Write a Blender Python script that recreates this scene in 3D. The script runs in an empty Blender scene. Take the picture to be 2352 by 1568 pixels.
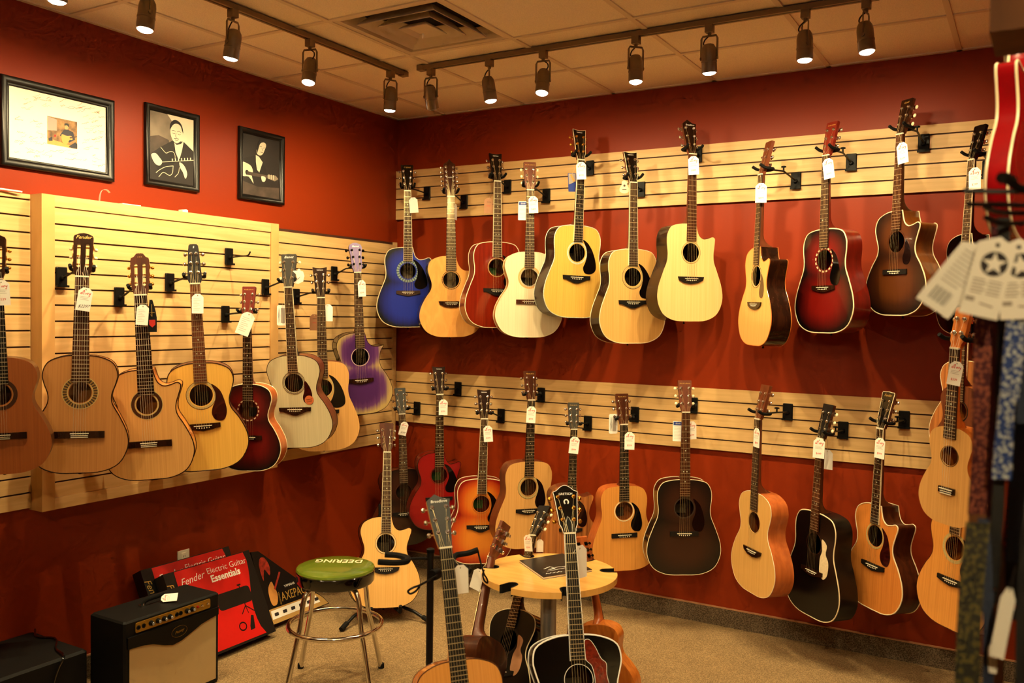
import bpy, bmesh, math, random
from mathutils import Vector, Matrix, Quaternion
from mathutils.geometry import tessellate_polygon
random.seed(7)
PI = math.pi
SC = bpy.context.scene
COL = SC.collection

# ------------------------------------------------------------------ camera
FPX, YAW, PITCH, ROLL = 2039.9, -0.5326, -0.0299, 0.0143
CAM = Vector((3.7893, -4.8575, 1.7234))
FW = Vector((math.sin(YAW) * math.cos(PITCH), math.cos(YAW) * math.cos(PITCH), math.sin(PITCH)))
_rt = Vector((math.cos(YAW), -math.sin(YAW), 0)); _up = _rt.cross(FW)
RT = math.cos(ROLL) * _rt + math.sin(ROLL) * _up
UP = -math.sin(ROLL) * _rt + math.cos(ROLL) * _up
cd = bpy.data.cameras.new('camera'); cam = bpy.data.objects.new('camera', cd); COL.objects.link(cam)
cd.sensor_width = 36; cd.lens = FPX / 2352 * 36; cd.clip_start = 0.05
M3 = Matrix((RT, UP, -FW)).transposed()
cam.matrix_world = Matrix.Translation(CAM) @ M3.to_4x4()
cd.dof.use_dof = True; cd.dof.focus_distance = 4.6; cd.dof.aperture_fstop = 3.4
SC.camera = cam
# ------------------------------------------------------------------ world and view
w = bpy.data.worlds.new('World'); SC.world = w; w.use_nodes = True
w.node_tree.nodes['Background'].inputs[0].default_value = (1.0, 0.72, 0.42, 1)
w.node_tree.nodes['Background'].inputs[1].default_value = 0.12
SC.view_settings.view_transform = 'Standard'; SC.view_settings.look = 'None'
SC.view_settings.exposure = 0.55; SC.view_settings.gamma = 1.0; SC.view_settings.use_curve_mapping = False
SC.cycles.use_denoising = True
SC.cycles.max_bounces = 6; SC.cycles.diffuse_bounces = 4; SC.cycles.glossy_bounces = 3; SC.cycles.use_adaptive_sampling = True; SC.cycles.adaptive_threshold = 0.06; SC.cycles.adaptive_min_samples = 12; SC.cycles.use_light_tree = False; SC.cycles.caustics_reflective = False; SC.cycles.caustics_refractive = False
LAMP = (1.0, 0.77, 0.39)        # tungsten colour of every track lamp
LAMP_W = 56.0                   # watts of one track lamp
CEIL = 3.0367

def ray(x, y): return FW + RT * ((x - 1176) / FPX) - UP * ((y - 784) / FPX)
def on(x, y, axis, val):
    d = ray(x, y); return CAM + d * ((val - CAM[axis]) / d[axis])
def at(x, y, D): return CAM + ray(x, y) * D
def depth(p): return (Vector(p) - CAM).dot(FW)

# ------------------------------------------------------------------ materials
def lin(c):
    return tuple(((v / 255 / 12.92) if v / 255 <= 0.04045 else ((v / 255 + 0.055) / 1.055) ** 2.4) ** 1.14 for v in c) + (1,)
MATS = {}
def _new(name):
    m = bpy.data.materials.new(name); m.use_nodes = True; MATS[name] = m
    return m, m.node_tree.nodes, m.node_tree.links, m.node_tree.nodes['Principled BSDF']
def plain(name, col, rough=0.5, metal=0.0, coat=0.0, emit=None, es=1.0, noise=0.06, nscale=40, bump=0.0):
    m, N, L, b = _new(name)
    c = lin(col)
    if noise > 0:
        t = N.new('ShaderNodeTexCoord'); n = N.new('ShaderNodeTexNoise'); n.inputs['Scale'].default_value = nscale
        n.inputs['Detail'].default_value = 3
        L.new(t.outputs['Object'], n.inputs['Vector'])
        r = N.new('ShaderNodeValToRGB'); r.color_ramp.elements[0].position = 0.3; r.color_ramp.elements[1].position = 0.7
        r.color_ramp.elements[0].color = tuple(v * (1 - noise) for v in c[:3]) + (1,)
        r.color_ramp.elements[1].color = tuple(min(1, v * (1 + noise)) for v in c[:3]) + (1,)
        L.new(n.outputs['Fac'], r.inputs['Fac']); L.new(r.outputs['Color'], b.inputs['Base Color'])
        if bump > 0:
            bp = N.new('ShaderNodeBump'); bp.inputs['Strength'].default_value = bump; bp.inputs['Distance'].default_value = 0.002
            L.new(n.outputs['Fac'], bp.inputs['Height']); L.new(bp.outputs['Normal'], b.inputs['Normal'])
    else:
        b.inputs['Base Color'].default_value = c
    b.inputs['Roughness'].default_value = rough; b.inputs['Metallic'].default_value = metal
    b.inputs['Coat Weight'].default_value = coat; b.inputs['Coat Roughness'].default_value = 0.08
    if emit:
        b.inputs['Emission Color'].default_value = emit + (1,) if len(emit) == 3 else emit
        b.inputs['Emission Strength'].default_value = es
    return m
def wood(name, c1, c2, rough=0.4, coat=0.0, scale=(60, 1.6, 60), dist=0.4, fine=True):
    m, N, L, b = _new(name)
    t = N.new('ShaderNodeTexCoord'); mp = N.new('ShaderNodeMapping'); mp.inputs['Scale'].default_value = scale
    L.new(t.outputs['Object'], mp.inputs['Vector'])
    n = N.new('ShaderNodeTexNoise'); n.inputs['Scale'].default_value = 1.0; n.inputs['Detail'].default_value = 5
    n.inputs['Distortion'].default_value = dist
    L.new(mp.outputs['Vector'], n.inputs['Vector'])
    r = N.new('ShaderNodeValToRGB'); r.color_ramp.elements[0].position = 0.34; r.color_ramp.elements[1].position = 0.66
    r.color_ramp.elements[0].color = lin(c1); r.color_ramp.elements[1].color = lin(c2)
    L.new(n.outputs['Fac'], r.inputs['Fac']); L.new(r.outputs['Color'], b.inputs['Base Color'])
    b.inputs['Roughness'].default_value = rough; b.inputs['Coat Weight'].default_value = coat
    b.inputs['Coat Roughness'].default_value = 0.06
    return m
def burst(name, cen, mid, edge, k=1.0, rough=0.35, coat=0.5, p=(0.30, 0.62, 0.95), grain=0.25):
    """sunburst finish: colour runs from the middle of the two bouts to the rim"""
    m, N, L, b = _new(name)
    t = N.new('ShaderNodeTexCoord'); s = N.new('ShaderNodeSeparateXYZ'); L.new(t.outputs['Object'], s.inputs[0])
    def mth(op, a, c, e=None):
        q = N.new('ShaderNodeMath'); q.operation = op
        for i, v in enumerate((a, c, e)):
            if v is None: continue
            if isinstance(v, (int, float)): q.inputs[i].default_value = v
            else: L.new(v, q.inputs[i])
        return q.outputs[0]
    def ell(cy, rx, ry):
        a = mth('POWER', mth('ABSOLUTE', mth('DIVIDE', s.outputs[0], rx * k), 0), 2.3)
        c = mth('POWER', mth('ABSOLUTE', mth('DIVIDE', mth('SUBTRACT', s.outputs[1], cy * k), ry * k), 0), 2.3)
        return mth('ADD', a, c)
    e = mth('SMOOTH_MIN', ell(.160, .198, .166), ell(.378, .150, .134), 0.25)
    mp = N.new('ShaderNodeMapping'); mp.inputs['Scale'].default_value = (70, 2, 70); L.new(t.outputs['Object'], mp.inputs[0])
    n = N.new('ShaderNodeTexNoise'); n.inputs['Scale'].default_value = 1; n.inputs['Detail'].default_value = 4; L.new(mp.outputs[0], n.inputs[0])
    e = mth('ADD', e, mth('MULTIPLY', mth('SUBTRACT', n.outputs['Fac'], 0.5), grain))
    r = N.new('ShaderNodeValToRGB'); L.new(e, r.inputs['Fac'])
    r.color_ramp.elements[0].position = p[0]; r.color_ramp.elements[0].color = lin(cen)
    r.color_ramp.elements[1].position = p[2]; r.color_ramp.elements[1].color = lin(edge)
    q = r.color_ramp.elements.new(p[1]); q.color = lin(mid)
    L.new(r.outputs['Color'], b.inputs['Base Color'])
    b.inputs['Roughness'].default_value = rough; b.inputs['Coat Weight'].default_value = coat; b.inputs['Coat Roughness'].default_value = 0.06
    return m
def stripes(name, c1, c2, scale=60, kind='VORONOI', rough=0.8):
    m, N, L, b = _new(name)
    t = N.new('ShaderNodeTexCoord')
    if kind == 'CHECKER':
        n = N.new('ShaderNodeTexChecker'); n.inputs['Scale'].default_value = scale
        n.inputs['Color1'].default_value = lin(c1); n.inputs['Color2'].default_value = lin(c2)
        L.new(t.outputs['Object'], n.inputs['Vector']); L.new(n.outputs['Color'], b.inputs['Base Color'])
    elif kind == 'ANGLE':
        s = N.new('ShaderNodeSeparateXYZ'); L.new(t.outputs['Object'], s.inputs[0])
        a = N.new('ShaderNodeMath'); a.operation = 'ARCTAN2'; L.new(s.outputs[1], a.inputs[0]); L.new(s.outputs[0], a.inputs[1])
        q = N.new('ShaderNodeMath'); q.operation = 'MULTIPLY'; L.new(a.outputs[0], q.inputs[0]); q.inputs[1].default_value = scale
        z = N.new('ShaderNodeMath'); z.operation = 'SINE'; L.new(q.outputs[0], z.inputs[0])
        r = N.new('ShaderNodeValToRGB'); r.color_ramp.elements[0].position = 0.0; r.color_ramp.elements[1].position = 0.25
        r.color_ramp.elements[0].color = lin(c1); r.color_ramp.elements[1].color = lin(c2)
        L.new(z.outputs[0], r.inputs['Fac']); L.new(r.outputs['Color'], b.inputs['Base Color'])
    else:
        n = N.new('ShaderNodeTexVoronoi'); n.inputs['Scale'].default_value = scale
        L.new(t.outputs['Object'], n.inputs['Vector'])
        r = N.new('ShaderNodeValToRGB'); r.color_ramp.elements[0].position = 0.25; r.color_ramp.elements[1].position = 0.55
        r.color_ramp.elements[0].color = lin(c1); r.color_ramp.elements[1].color = lin(c2)
        L.new(n.outputs['Distance'], r.inputs['Fac']); L.new(r.outputs['Color'], b.inputs['Base Color'])
    b.inputs['Roughness'].default_value = rough
    return m
def carpet(name, c1, c2, scale=130, bump=0.6):
    m, N, L, b = _new(name)
    t = N.new('ShaderNodeTexCoord')
    v = N.new('ShaderNodeTexVoronoi'); v.inputs['Scale'].default_value = scale; L.new(t.outputs['Object'], v.inputs['Vector'])
    n = N.new('ShaderNodeTexNoise'); n.inputs['Scale'].default_value = 9; n.inputs['Detail'].default_value = 4; L.new(t.outputs['Object'], n.inputs['Vector'])
    mx = N.new('ShaderNodeMath'); mx.operation = 'MULTIPLY_ADD'; L.new(n.outputs['Fac'], mx.inputs[0]); mx.inputs[1].default_value = 0.3; L.new(v.outputs['Distance'], mx.inputs[2])
    r = N.new('ShaderNodeValToRGB'); r.color_ramp.elements[0].position = 0.3; r.color_ramp.elements[1].position = 0.9
    r.color_ramp.elements[0].color = lin(c2); r.color_ramp.elements[1].color = lin(c1)
    L.new(mx.outputs[0], r.inputs['Fac']); L.new(r.outputs['Color'], b.inputs['Base Color'])
    bp = N.new('ShaderNodeBump'); bp.inputs['Strength'].default_value = bump; bp.inputs['Distance'].default_value = 0.004
    bp.invert = True
    L.new(v.outputs['Distance'], bp.inputs['Height']); L.new(bp.outputs['Normal'], b.inputs['Normal'])
    b.inputs['Roughness'].default_value = 0.95; b.inputs['Specular IOR Level'].default_value = 0.1
    return m
plain('wall_cream', (226, 206, 170), 0.7, noise=0.03)
plain('paint', (150, 57, 19), 0.42, noise=0.03, nscale=300, bump=0.05)
MATS['paint'].node_tree.nodes['Principled BSDF'].inputs['Specular IOR Level'].default_value = 0.22
wood('maple', (214, 178, 122), (228, 194, 140), 0.5, 0.0, (3, 3, 40), 0.6)
wood('maple_frame', (210, 168, 108), (224, 184, 126), 0.38, 0.15, (14, 3, 3), 0.6)
plain('groove', (74, 40, 20), 0.7)
plain('tile', (246, 238, 222), 0.9, noise=0.10, nscale=220, bump=0.25)
plain('grid', (228, 216, 196), 0.6, noise=0)
plain('vent_white', (222, 210, 190), 0.55, noise=0.02)
plain('dark_void', (16, 13, 11), 0.9, noise=0)
carpet('carpet', (172, 147, 110), (126, 105, 78), 165)
carpet('carpet_base', (128, 112, 92), (76, 64, 52), 150, 0.5)
plain('bronze', (150, 132, 104), 0.38, 0.55, noise=0.05)
plain('track_brown', (146, 124, 94), 0.5, 0.2, noise=0.03)
plain('lens', (255, 250, 240), 0.3, emit=(1.0, 0.93, 0.82), es=30.0, noise=0)
plain('black_metal', (16, 16, 16), 0.42, 0.2, noise=0)
plain('black_foam', (22, 21, 20), 0.8, noise=0.1)
plain('black_gloss', (10, 10, 10), 0.12, 0, 0.6, noise=0)
plain('black_satin', (12, 11, 10), 0.5, noise=0.04)
plain('black_vinyl', (15, 14, 13), 0.6, noise=0.35, nscale=500, bump=0.5)
for _n in ('black_vinyl', 'black_satin', 'black_foam'): MATS[_n].node_tree.nodes['Principled BSDF'].inputs['Specular IOR Level'].default_value = 0.22
plain('chrome', (225, 222, 216), 0.12, 1.0, noise=0)
plain('gold', (226, 178, 84), 0.16, 1.0, noise=0)
plain('black_chrome', (44, 42, 40), 0.2, 0.9, noise=0)
plain('cream', (240, 226, 190), 0.3, 0, 0.3, noise=0.02)
plain('bone', (240, 232, 212), 0.35, noise=0.02)
plain('pearl', (214, 220, 200), 0.2, 0, 0.5, noise=0.25, nscale=160)
plain('card', (250, 247, 240), 0.6, noise=0.01)
plain('kraft', (188, 140, 104), 0.7, noise=0.04)
plain('ink_red', (214, 74, 62), 0.7, noise=0)
plain('ink_grey', (170, 160, 152), 0.7, noise=0)
plain('ink_dark', (48, 42, 46), 0.7, noise=0)
plain('ink_blue', (48, 72, 150), 0.6, noise=0)
plain('ink_white', (245, 243, 238), 0.5, noise=0)
plain('ink_gold', (214, 176, 96), 0.4, 0.4, noise=0)
plain('thread', (214, 196, 160), 0.8, noise=0)
plain('string_metal', (226, 206, 160), 0.3, 0.7, noise=0)
plain('nylon', (236, 228, 206), 0.3, noise=0)
plain('fret_metal', (214, 200, 166), 0.3, 0.85, noise=0)
wood('spruce', (226, 178, 106), (236, 192, 122), 0.32, 0.4, (160, 2, 30), 0.2)
wood('spruce_gold', (232, 184, 92), (242, 198, 106), 0.28, 0.5, (160, 2, 30), 0.2)
wood('spruce_pale', (236, 204, 142), (243, 214, 156), 0.35, 0.25, (110, 1.6, 30), 0.2)
wood('spruce_white', (232, 216, 180), (240, 226, 194), 0.4, 0.2, (160, 2, 30), 0.2)
wood('spruce_grey', (206, 196, 160), (216, 206, 172), 0.42, 0.15, (160, 2, 30), 0.2)
wood('spruce_tan', (216, 166, 100), (228, 180, 114), 0.4, 0.2, (160, 2, 30), 0.2)
wood('spruce_amber', (216, 150, 74), (230, 166, 88), 0.3, 0.45, (160, 2, 30), 0.2)
wood('spruce_orange', (208, 132, 62), (222, 148, 74), 0.34, 0.3, (160, 2, 30), 0.2)
wood('cedar', (186, 130, 72), (200, 144, 84), 0.45, 0.15, (160, 2, 30), 0.2)
wood('cedar_red', (164, 94, 44), (178, 106, 52), 0.4, 0.2, (160, 2, 30), 0.2)
wood('figured', (220, 158, 86), (232, 174, 100), 0.28, 0.5, (18, 6, 18), 1.6)
wood('mahogany', (104, 54, 29), (124, 68, 38), 0.4, 0.2, (50, 3, 50), 0.5)
wood('mahogany_stripe', (140, 82, 42), (196, 130, 70), 0.4, 0.2, (60, 0.8, 60), 0.2)
wood('mahogany_satin', (178, 98, 48), (200, 116, 60), 0.35, 0.25, (40, 3, 40), 0.5)
wood('mahogany_red', (116, 32, 12), (138, 42, 18), 0.22, 0.6, (50, 3, 50), 0.4)
wood('koa', (196, 112, 44), (222, 140, 62), 0.3, 0.4, (22, 5, 22), 1.5)
wood('rosewood', (66, 34, 20), (92, 50, 28), 0.3, 0.3, (50, 3, 50), 0.6)
wood('rosewood_dark', (36, 20, 13), (60, 33, 20), 0.2, 0.2, (50, 3, 50), 0.6)
wood('rosewood_board', (62, 40, 27), (80, 54, 36), 0.45, 0.0, (90, 3, 90), 0.5)
wood('ebony', (26, 22, 20), (36, 30, 26), 0.4, 0.0, (80, 3, 80), 0.5)
wood('orange_maple', (208, 130, 66), (228, 152, 84), 0.22, 0.5, (40, 4, 40), 0.8)
wood('black_brown', (40, 24, 16), (56, 33, 20), 0.22, 0.5, (50, 3, 50), 0.5)
wood('amber_side', (112, 62, 22), (140, 84, 32), 0.3, 0.4, (30, 5, 30), 0.8)
wood('red_side', (108, 22, 9), (130, 30, 12), 0.28, 0.5, (50, 3, 50), 0.5)
wood('table_wood', (228, 176, 98), (240, 192, 116), 0.3, 0.3, (5, 40, 5), 0.8)
plain('tortoise', (64, 18, 14), 0.15, 0, 0.6, noise=0.7, nscale=60)
plain('guard_black', (20, 15, 14), 0.15, 0, 0.6, noise=0.3, nscale=60)
plain('guard_cream', (236, 220, 186), 0.2, 0, 0.5, noise=0.08, nscale=90)
plain('guard_tortoise_red', (120, 34, 16), 0.15, 0, 0.6, noise=0.5, nscale=70)
plain('head_grey', (60, 57, 50), 0.5, 0, 0.0, noise=0.05)
plain('head_slate', (40, 38, 36), 0.5, noise=0.04)
for _n in ('ebony', 'rosewood_board', 'rosewood', 'rosewood_dark'): MATS[_n].node_tree.nodes['Principled BSDF'].inputs['Specular IOR Level'].default_value = 0.25
MATS['rosewood_board'].node_tree.nodes['Principled BSDF'].inputs['Roughness'].default_value = 0.6; MATS['ebony'].node_tree.nodes['Principled BSDF'].inputs['Roughness'].default_value = 0.5
plain('head_red', (122, 38, 24), 0.35, 0, 0.3, noise=0.08)
plain('head_purple', (122, 102, 150), 0.35, 0, 0.3, noise=0.08)
plain('label_paper', (84, 70, 52), 0.8, noise=0.05)
plain('label_green', (70, 112, 52), 0.8, noise=0.05)
plain('rosette_dark', (74, 40, 22), 0.35, noise=0.2, nscale=200)
plain('rosette_light', (196, 176, 122), 0.35, noise=0.15, nscale=200)
plain('rosette_black', (22, 18, 15), 0.35, noise=0)
stripes('rosette_leaf', (214, 190, 158), (96, 22, 14), 16, 'ANGLE', 0.4)
stripes('rosette_mosaic', (70, 44, 22), (160, 124, 62), 34, 'ANGLE', 0.4)
stripes('rosette_pearl', (150, 168, 160), (84, 100, 108), 26, 'ANGLE', 0.3)
burst('burst_red', (122, 20, 10), (92, 13, 8), (18, 5, 4), p=(0.12, 0.42, 0.88))
burst('burst_wine', (118, 18, 12), (84, 11, 9), (16, 5, 5), k=.93, p=(0.12, 0.42, 0.9))
burst('burst_blue', (24, 50, 160), (16, 34, 128), (4, 6, 14), p=(0.25, 0.55, 0.90), grain=0.4)
burst('burst_cherry', (224, 140, 48), (204, 92, 28), (150, 24, 10), p=(0.1, 0.5, 0.95))
burst('burst_brown', (98, 54, 20), (66, 34, 14), (20, 11, 7), p=(0.1, 0.42, 0.9))
burst('burst_dark', (62, 31, 16), (40, 20, 12), (14, 9, 7), p=(0.15, 0.6, 1.0))
burst('burst_purple', (86, 44, 106), (110, 66, 118), (186, 162, 108), p=(0.22, 0.46, 0.85), grain=0.6, coat=0.2)
burst('red_top', (150, 14, 16), (146, 14, 16), (120, 10, 12))
plain('red_gloss', (150, 14, 22), 0.2, 0, 0.3, noise=0.1, nscale=20)
plain('black_body', (8, 8, 8), 0.10, 0, 0.0, noise=0)
plain('black_body_satin', (12, 11, 10), 0.30, 0, 0.0, noise=0.05)
plain('stool_green', (104, 122, 40), 0.16, 0, 0.6, noise=0.18, nscale=8)
plain('box_red', (206, 26, 20), 0.4, noise=0.02)
plain('box_black', (18, 16, 16), 0.4, noise=0.05)
plain('box_tan', (196, 160, 100), 0.45, noise=0.12, nscale=6)
plain('amp_cloth', (196, 172, 128), 0.85, noise=0.06, nscale=900)
plain('amp_gold', (176, 134, 46), 0.38, 0.5, noise=0.06)
plain('led_red', (150, 30, 20), 0.3, noise=0)
plain('steel_grey', (176, 178, 182), 0.35, 0.6, noise=0.03)
plain('plate_white', (236, 228, 210), 0.4, noise=0)
plain('frame_black', (14, 13, 12), 0.36, 0, 0.0, noise=0)
plain('photo_mat', (250, 242, 226), 0.7, noise=0.01)
plain('tone_light', (226, 216, 196), 0.55, noise=0.05, nscale=14)
plain('tone_mid', (138, 126, 112), 0.55, noise=0.35, nscale=9)
plain('tone_dim', (84, 72, 66), 0.5, noise=0.45, nscale=12)
plain('tone_dark', (40, 34, 34), 0.5, noise=0.2, nscale=10)
plain('tone_black', (22, 18, 19), 0.5, noise=0)
plain('shop_photo', (150, 112, 66), 0.5, noise=0.75, nscale=34)
plain('skin_print', (214, 158, 110), 0.55, noise=0.05)
plain('orange_print', (220, 160, 90), 0.55, noise=0.05)
plain('navy_print', (38, 40, 62), 0.55, noise=0.1)
plain('mottled_red_print', (170, 58, 40), 0.5, noise=0.5, nscale=40)  # mottled red ink on the acoustic kit box
plain('sticker_orange', (206, 118, 70), 0.5, noise=0.05)
plain('cover_dark', (34, 30, 30), 0.35, 0, 0.1, noise=0.5, nscale=14)
stripes('strap_maroon', (176, 104, 80), (92, 34, 44), 170)
stripes('strap_blue', (214, 220, 224), (50, 78, 146), 170)
stripes('strap_olive', (118, 108, 52), (48, 46, 36), 170)
stripes('strap_red', (150, 44, 36), (86, 20, 26), 170)
plain('strap_black', (24, 22, 26), 0.7, noise=0.2, nscale=200)
plain('strap_wine', (92, 28, 46), 0.7, noise=0.2, nscale=200)
plain('strap_navy', (44, 56, 84), 0.7, noise=0.2, nscale=200)
plain('leather_brown', (120, 78, 46), 0.5, noise=0.2, nscale=80)
wood('header_wood', (110, 66, 24), (136, 86, 36), 0.7, 0.0, (10, 10, 4), 1.0)
plain('tassel_red', (190, 40, 28), 0.6, noise=0.05)
def mm(n): return MATS[n]

# ------------------------------------------------------------------ mesh helpers
class MB:
    def __init__(s): s.v = []; s.f = []
    def add(s, vs, fs):
        o = len(s.v); s.v += [tuple(p) for p in vs]; s.f += [tuple(i + o for i in f) for f in fs]; return s
    def box(s, c, d, m=None):
        x, y, z = d[0] / 2, d[1] / 2, d[2] / 2
        vs = [Vector((sx * x, sy * y, sz * z)) for sx in (-1, 1) for sy in (-1, 1) for sz in (-1, 1)]
        if m: vs = [m @ p for p in vs]
        vs = [p + Vector(c) for p in vs]
        return s.add(vs, [(0, 1, 3, 2), (4, 6, 7, 5), (0, 4, 5, 1), (2, 3, 7, 6), (0, 2, 6, 4), (1, 5, 7, 3)])
    def bbox(s, c, d, b):
        """box with chamfered upright and top edges"""
        x, y, z = d[0] / 2, d[1] / 2, d[2] / 2
        def ringz(zz, i):
            return [(sx * (x - a), sy * (y - e), zz) for sx, sy, a, e in ((-1, -1, b + i, i), (1, -1, b + i, i), (1, -1, i, b + i), (1, 1, i, b + i), (1, 1, b + i, i), (-1, 1, b + i, i), (-1, 1, i, b + i), (-1, -1, i, b + i))]
        rings = [ringz(-z, b), ringz(-z + b, 0), ringz(z - b, 0), ringz(z, b)]
        vs = [Vector(p) + Vector(c) for r in rings for p in r]
        fs = [tuple(range(7, -1, -1)), tuple(range(24, 32))]
        for k in range(3):
            for i in range(8): fs.append((k * 8 + i, k * 8 + (i + 1) % 8, k * 8 + 8 + (i + 1) % 8, k * 8 + 8 + i))
        return s.add(vs, fs)
    def prism(s, out, z0, z1, holes=(), sides=True, T=None):
        polys = [[Vector((p[0], p[1], 0)) for p in q] for q in [out] + list(holes)]
        tri = tessellate_polygon(polys)
        flat = [p for q in polys for p in q]; n = len(flat)
        vs = [Vector((p.x, p.y, z0)) for p in flat] + [Vector((p.x, p.y, z1)) for p in flat]
        if T: vs = [T(p) for p in vs]
        fs = [(a, c, b) for a, b, c in tri] + [(a + n, b + n, c + n) for a, b, c in tri]
        if sides:
            o = 0
            for q in polys:
                m = len(q)
                for i in range(m): fs.append((o + i, o + (i + 1) % m, n + o + (i + 1) % m, n + o + i))
                o += m
        return s.add(vs, fs)
    def tube(s, pts, r, n=8, closed=False, cap=True, flat=1.0):
        pts = [Vector(p) for p in pts]; m = len(pts)
        rr = r if isinstance(r, (list, tuple)) else [r] * m
        vs = []; prev = None
        for i, p in enumerate(pts):
            if closed: t = pts[(i + 1) % m] - pts[i - 1]
            else: t = pts[min(i + 1, m - 1)] - pts[max(i - 1, 0)]
            t = t.normalized() if t.length > 1e-9 else Vector((0, 0, 1))
            if prev is None:
                a = Vector((0, 0, 1)) if abs(t.z) < 0.9 else Vector((1, 0, 0)); u = (a - t * a.dot(t)).normalized()
            else: u = (prev - t * prev.dot(t)); u = u.normalized() if u.length > 1e-6 else prev
            prev = u; q = t.cross(u)
            for k in range(n):
                an = 2 * PI * (k + .5) / n; vs.append(p + u * (math.cos(an) * rr[i] * flat) + q * (math.sin(an) * rr[i]))
        fs = []
        for i in range(m if closed else m - 1):
            j = (i + 1) % m
            for k in range(n): fs.append((i * n + k, i * n + (k + 1) % n, j * n + (k + 1) % n, j * n + k))
        if cap and not closed: fs += [tuple(range(n - 1, -1, -1)), tuple(range((m - 1) * n, m * n))]
        return s.add(vs, fs)
    def lathe(s, prof, n=20, T=None):
        vs = []
        for r, z in prof:
            for k in range(n): vs.append(Vector((r * math.cos(2 * PI * k / n), r * math.sin(2 * PI * k / n), z)))
        if T: vs = [T @ p for p in vs]
        fs = []
        for i in range(len(prof) - 1):
            for k in range(n): fs.append((i * n + k, i * n + (k + 1) % n, (i + 1) * n + (k + 1) % n, (i + 1) * n + k))
        fs += [tuple(range(n - 1, -1, -1)), tuple(range((len(prof) - 1) * n, len(prof) * n))]
        return s.add(vs, fs)
    def ball(s, c, r, nu=8, nv=6):
        r = r if isinstance(r, (tuple, list)) else (r, r, r)
        prof = [(math.sin(PI * i / nv), -math.cos(PI * i / nv)) for i in range(nv + 1)]
        prof[0] = (1e-4, -1); prof[-1] = (1e-4, 1)
        T = Matrix.Translation(Vector(c)) @ Matrix.Diagonal((r[0], r[1], r[2], 1))
        return s.lathe(prof, nu, T)
    def mesh(s, name, mat, smooth=True, ang=35):
        me = bpy.data.meshes.new(name); me.from_pydata(s.v, [], s.f); me.update()
        bm = bmesh.new(); bm.from_mesh(me); bmesh.ops.recalc_face_normals(bm, faces=bm.faces)
        if smooth:
            for f in bm.faces: f.smooth = True
            for e in bm.edges:
                if len(e.link_faces) == 2 and e.calc_face_angle(0) > math.radians(ang): e.smooth = False
        bm.to_mesh(me); bm.free()
        if mat: me.materials.append(mm(mat))
        return me
    def build(s, name, mat, parent=None, smooth=True, ang=35):
        return put(name, s.mesh(name, mat, smooth, ang), parent)
def put(name, me, parent=None, loc=None, rot=None, scale=None):
    o = bpy.data.objects.new(name, me); COL.objects.link(o)
    if parent is not None: o.parent = parent
    if loc is not None: o.location = loc
    if rot is not None: o.rotation_euler = rot
    if scale is not None: o.scale = scale
    return o
def tag(o, label=None, cat=None, group=None, kind=None):
    if label: o['label'] = label
    if cat: o['category'] = cat
    if group: o['group'] = group
    if kind: o['kind'] = kind
    return o
def thing(name, label, cat, group=None, M=None):
    o = bpy.data.objects.new(name, None); COL.objects.link(o); o.empty_display_size = 0.05
    if M is not None: o.matrix_world = M
    return tag(o, label, cat, group)
def frame(origin, X, Y, Z, s=1.0):
    m = Matrix((X, Y, Z)).transposed().to_4x4(); return Matrix.Translation(origin) @ m @ Matrix.Scale(s, 4)
_TXT = {}
def text_mesh(txt, size, mat, shear=0.0, thick=0.0002, off=0.0, spacing=1.0):
    k = (txt, size, mat, shear, off, spacing)
    if k in _TXT: return _TXT[k]
    cu = bpy.data.curves.new('lettering', 'FONT'); cu.body = txt; cu.size = size; cu.shear = shear; cu.extrude = thick
    cu.align_x = 'CENTER'; cu.align_y = 'CENTER'; cu.resolution_u = 2; cu.offset = off; cu.space_character = spacing
    o = bpy.data.objects.new('lettering', cu); COL.objects.link(o)
    dg = bpy.context.evaluated_depsgraph_get(); dg.update()
    me = bpy.data.meshes.new_from_object(o.evaluated_get(dg)); me.name = 'lettering'
    bpy.data.objects.remove(o); bpy.data.curves.remove(cu)
    me.materials.clear(); me.materials.append(mm(mat)); _TXT[k] = me
    return me
def lettering(txt, size, mat, parent, loc, rot=(0, 0, 0), shear=0.0, off=0.0, spacing=1.0, name='lettering'):
    return put(name, text_mesh(txt, size, mat, shear, 0.0002, off, spacing), parent, loc, rot)
def crspline(P, sub=5):
    """centripetal Catmull-Rom through P (open)"""
    P = [Vector(p) for p in P]
    Q = [P[0] * 2 - P[1]] + P + [P[-1] * 2 - P[-2]]; out = []
    for i in range(1, len(Q) - 2):
        p0, p1, p2, p3 = Q[i - 1:i + 3]
        t = [0]
        for a, b in ((p0, p1), (p1, p2), (p2, p3)): t.append(t[-1] + max((b - a).length, 1e-6) ** 0.5)
        for k in range(sub):
            u = t[1] + (t[2] - t[1]) * k / sub
            def lp(a, b, ta, tb): return a * ((tb - u) / (tb - ta)) + b * ((u - ta) / (tb - ta))
            A1, A2, A3 = lp(p0, p1, t[0], t[1]), lp(p1, p2, t[1], t[2]), lp(p2, p3, t[2], t[3])
            B1 = lp(A1, A2, t[0], t[2]); B2 = lp(A2, A3, t[1], t[3])
            out.append(lp(B1, B2, t[1], t[2]))
    out.append(P[-1]); return out
def closed_spline(P, sub=5):
    P = [Vector(p) for p in P]; n = len(P)
    ext = [P[-2], P[-1]] + P + [P[0], P[1], P[2]]
    full = crspline(ext, sub)
    return full[2 * sub:(2 + n) * sub]
def circ(r, n=32, c=(0, 0), ry=None): return [(c[0] + r * math.cos(2 * PI * k / n), c[1] + (ry or r) * math.sin(2 * PI * k / n)) for k in range(n)]
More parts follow.
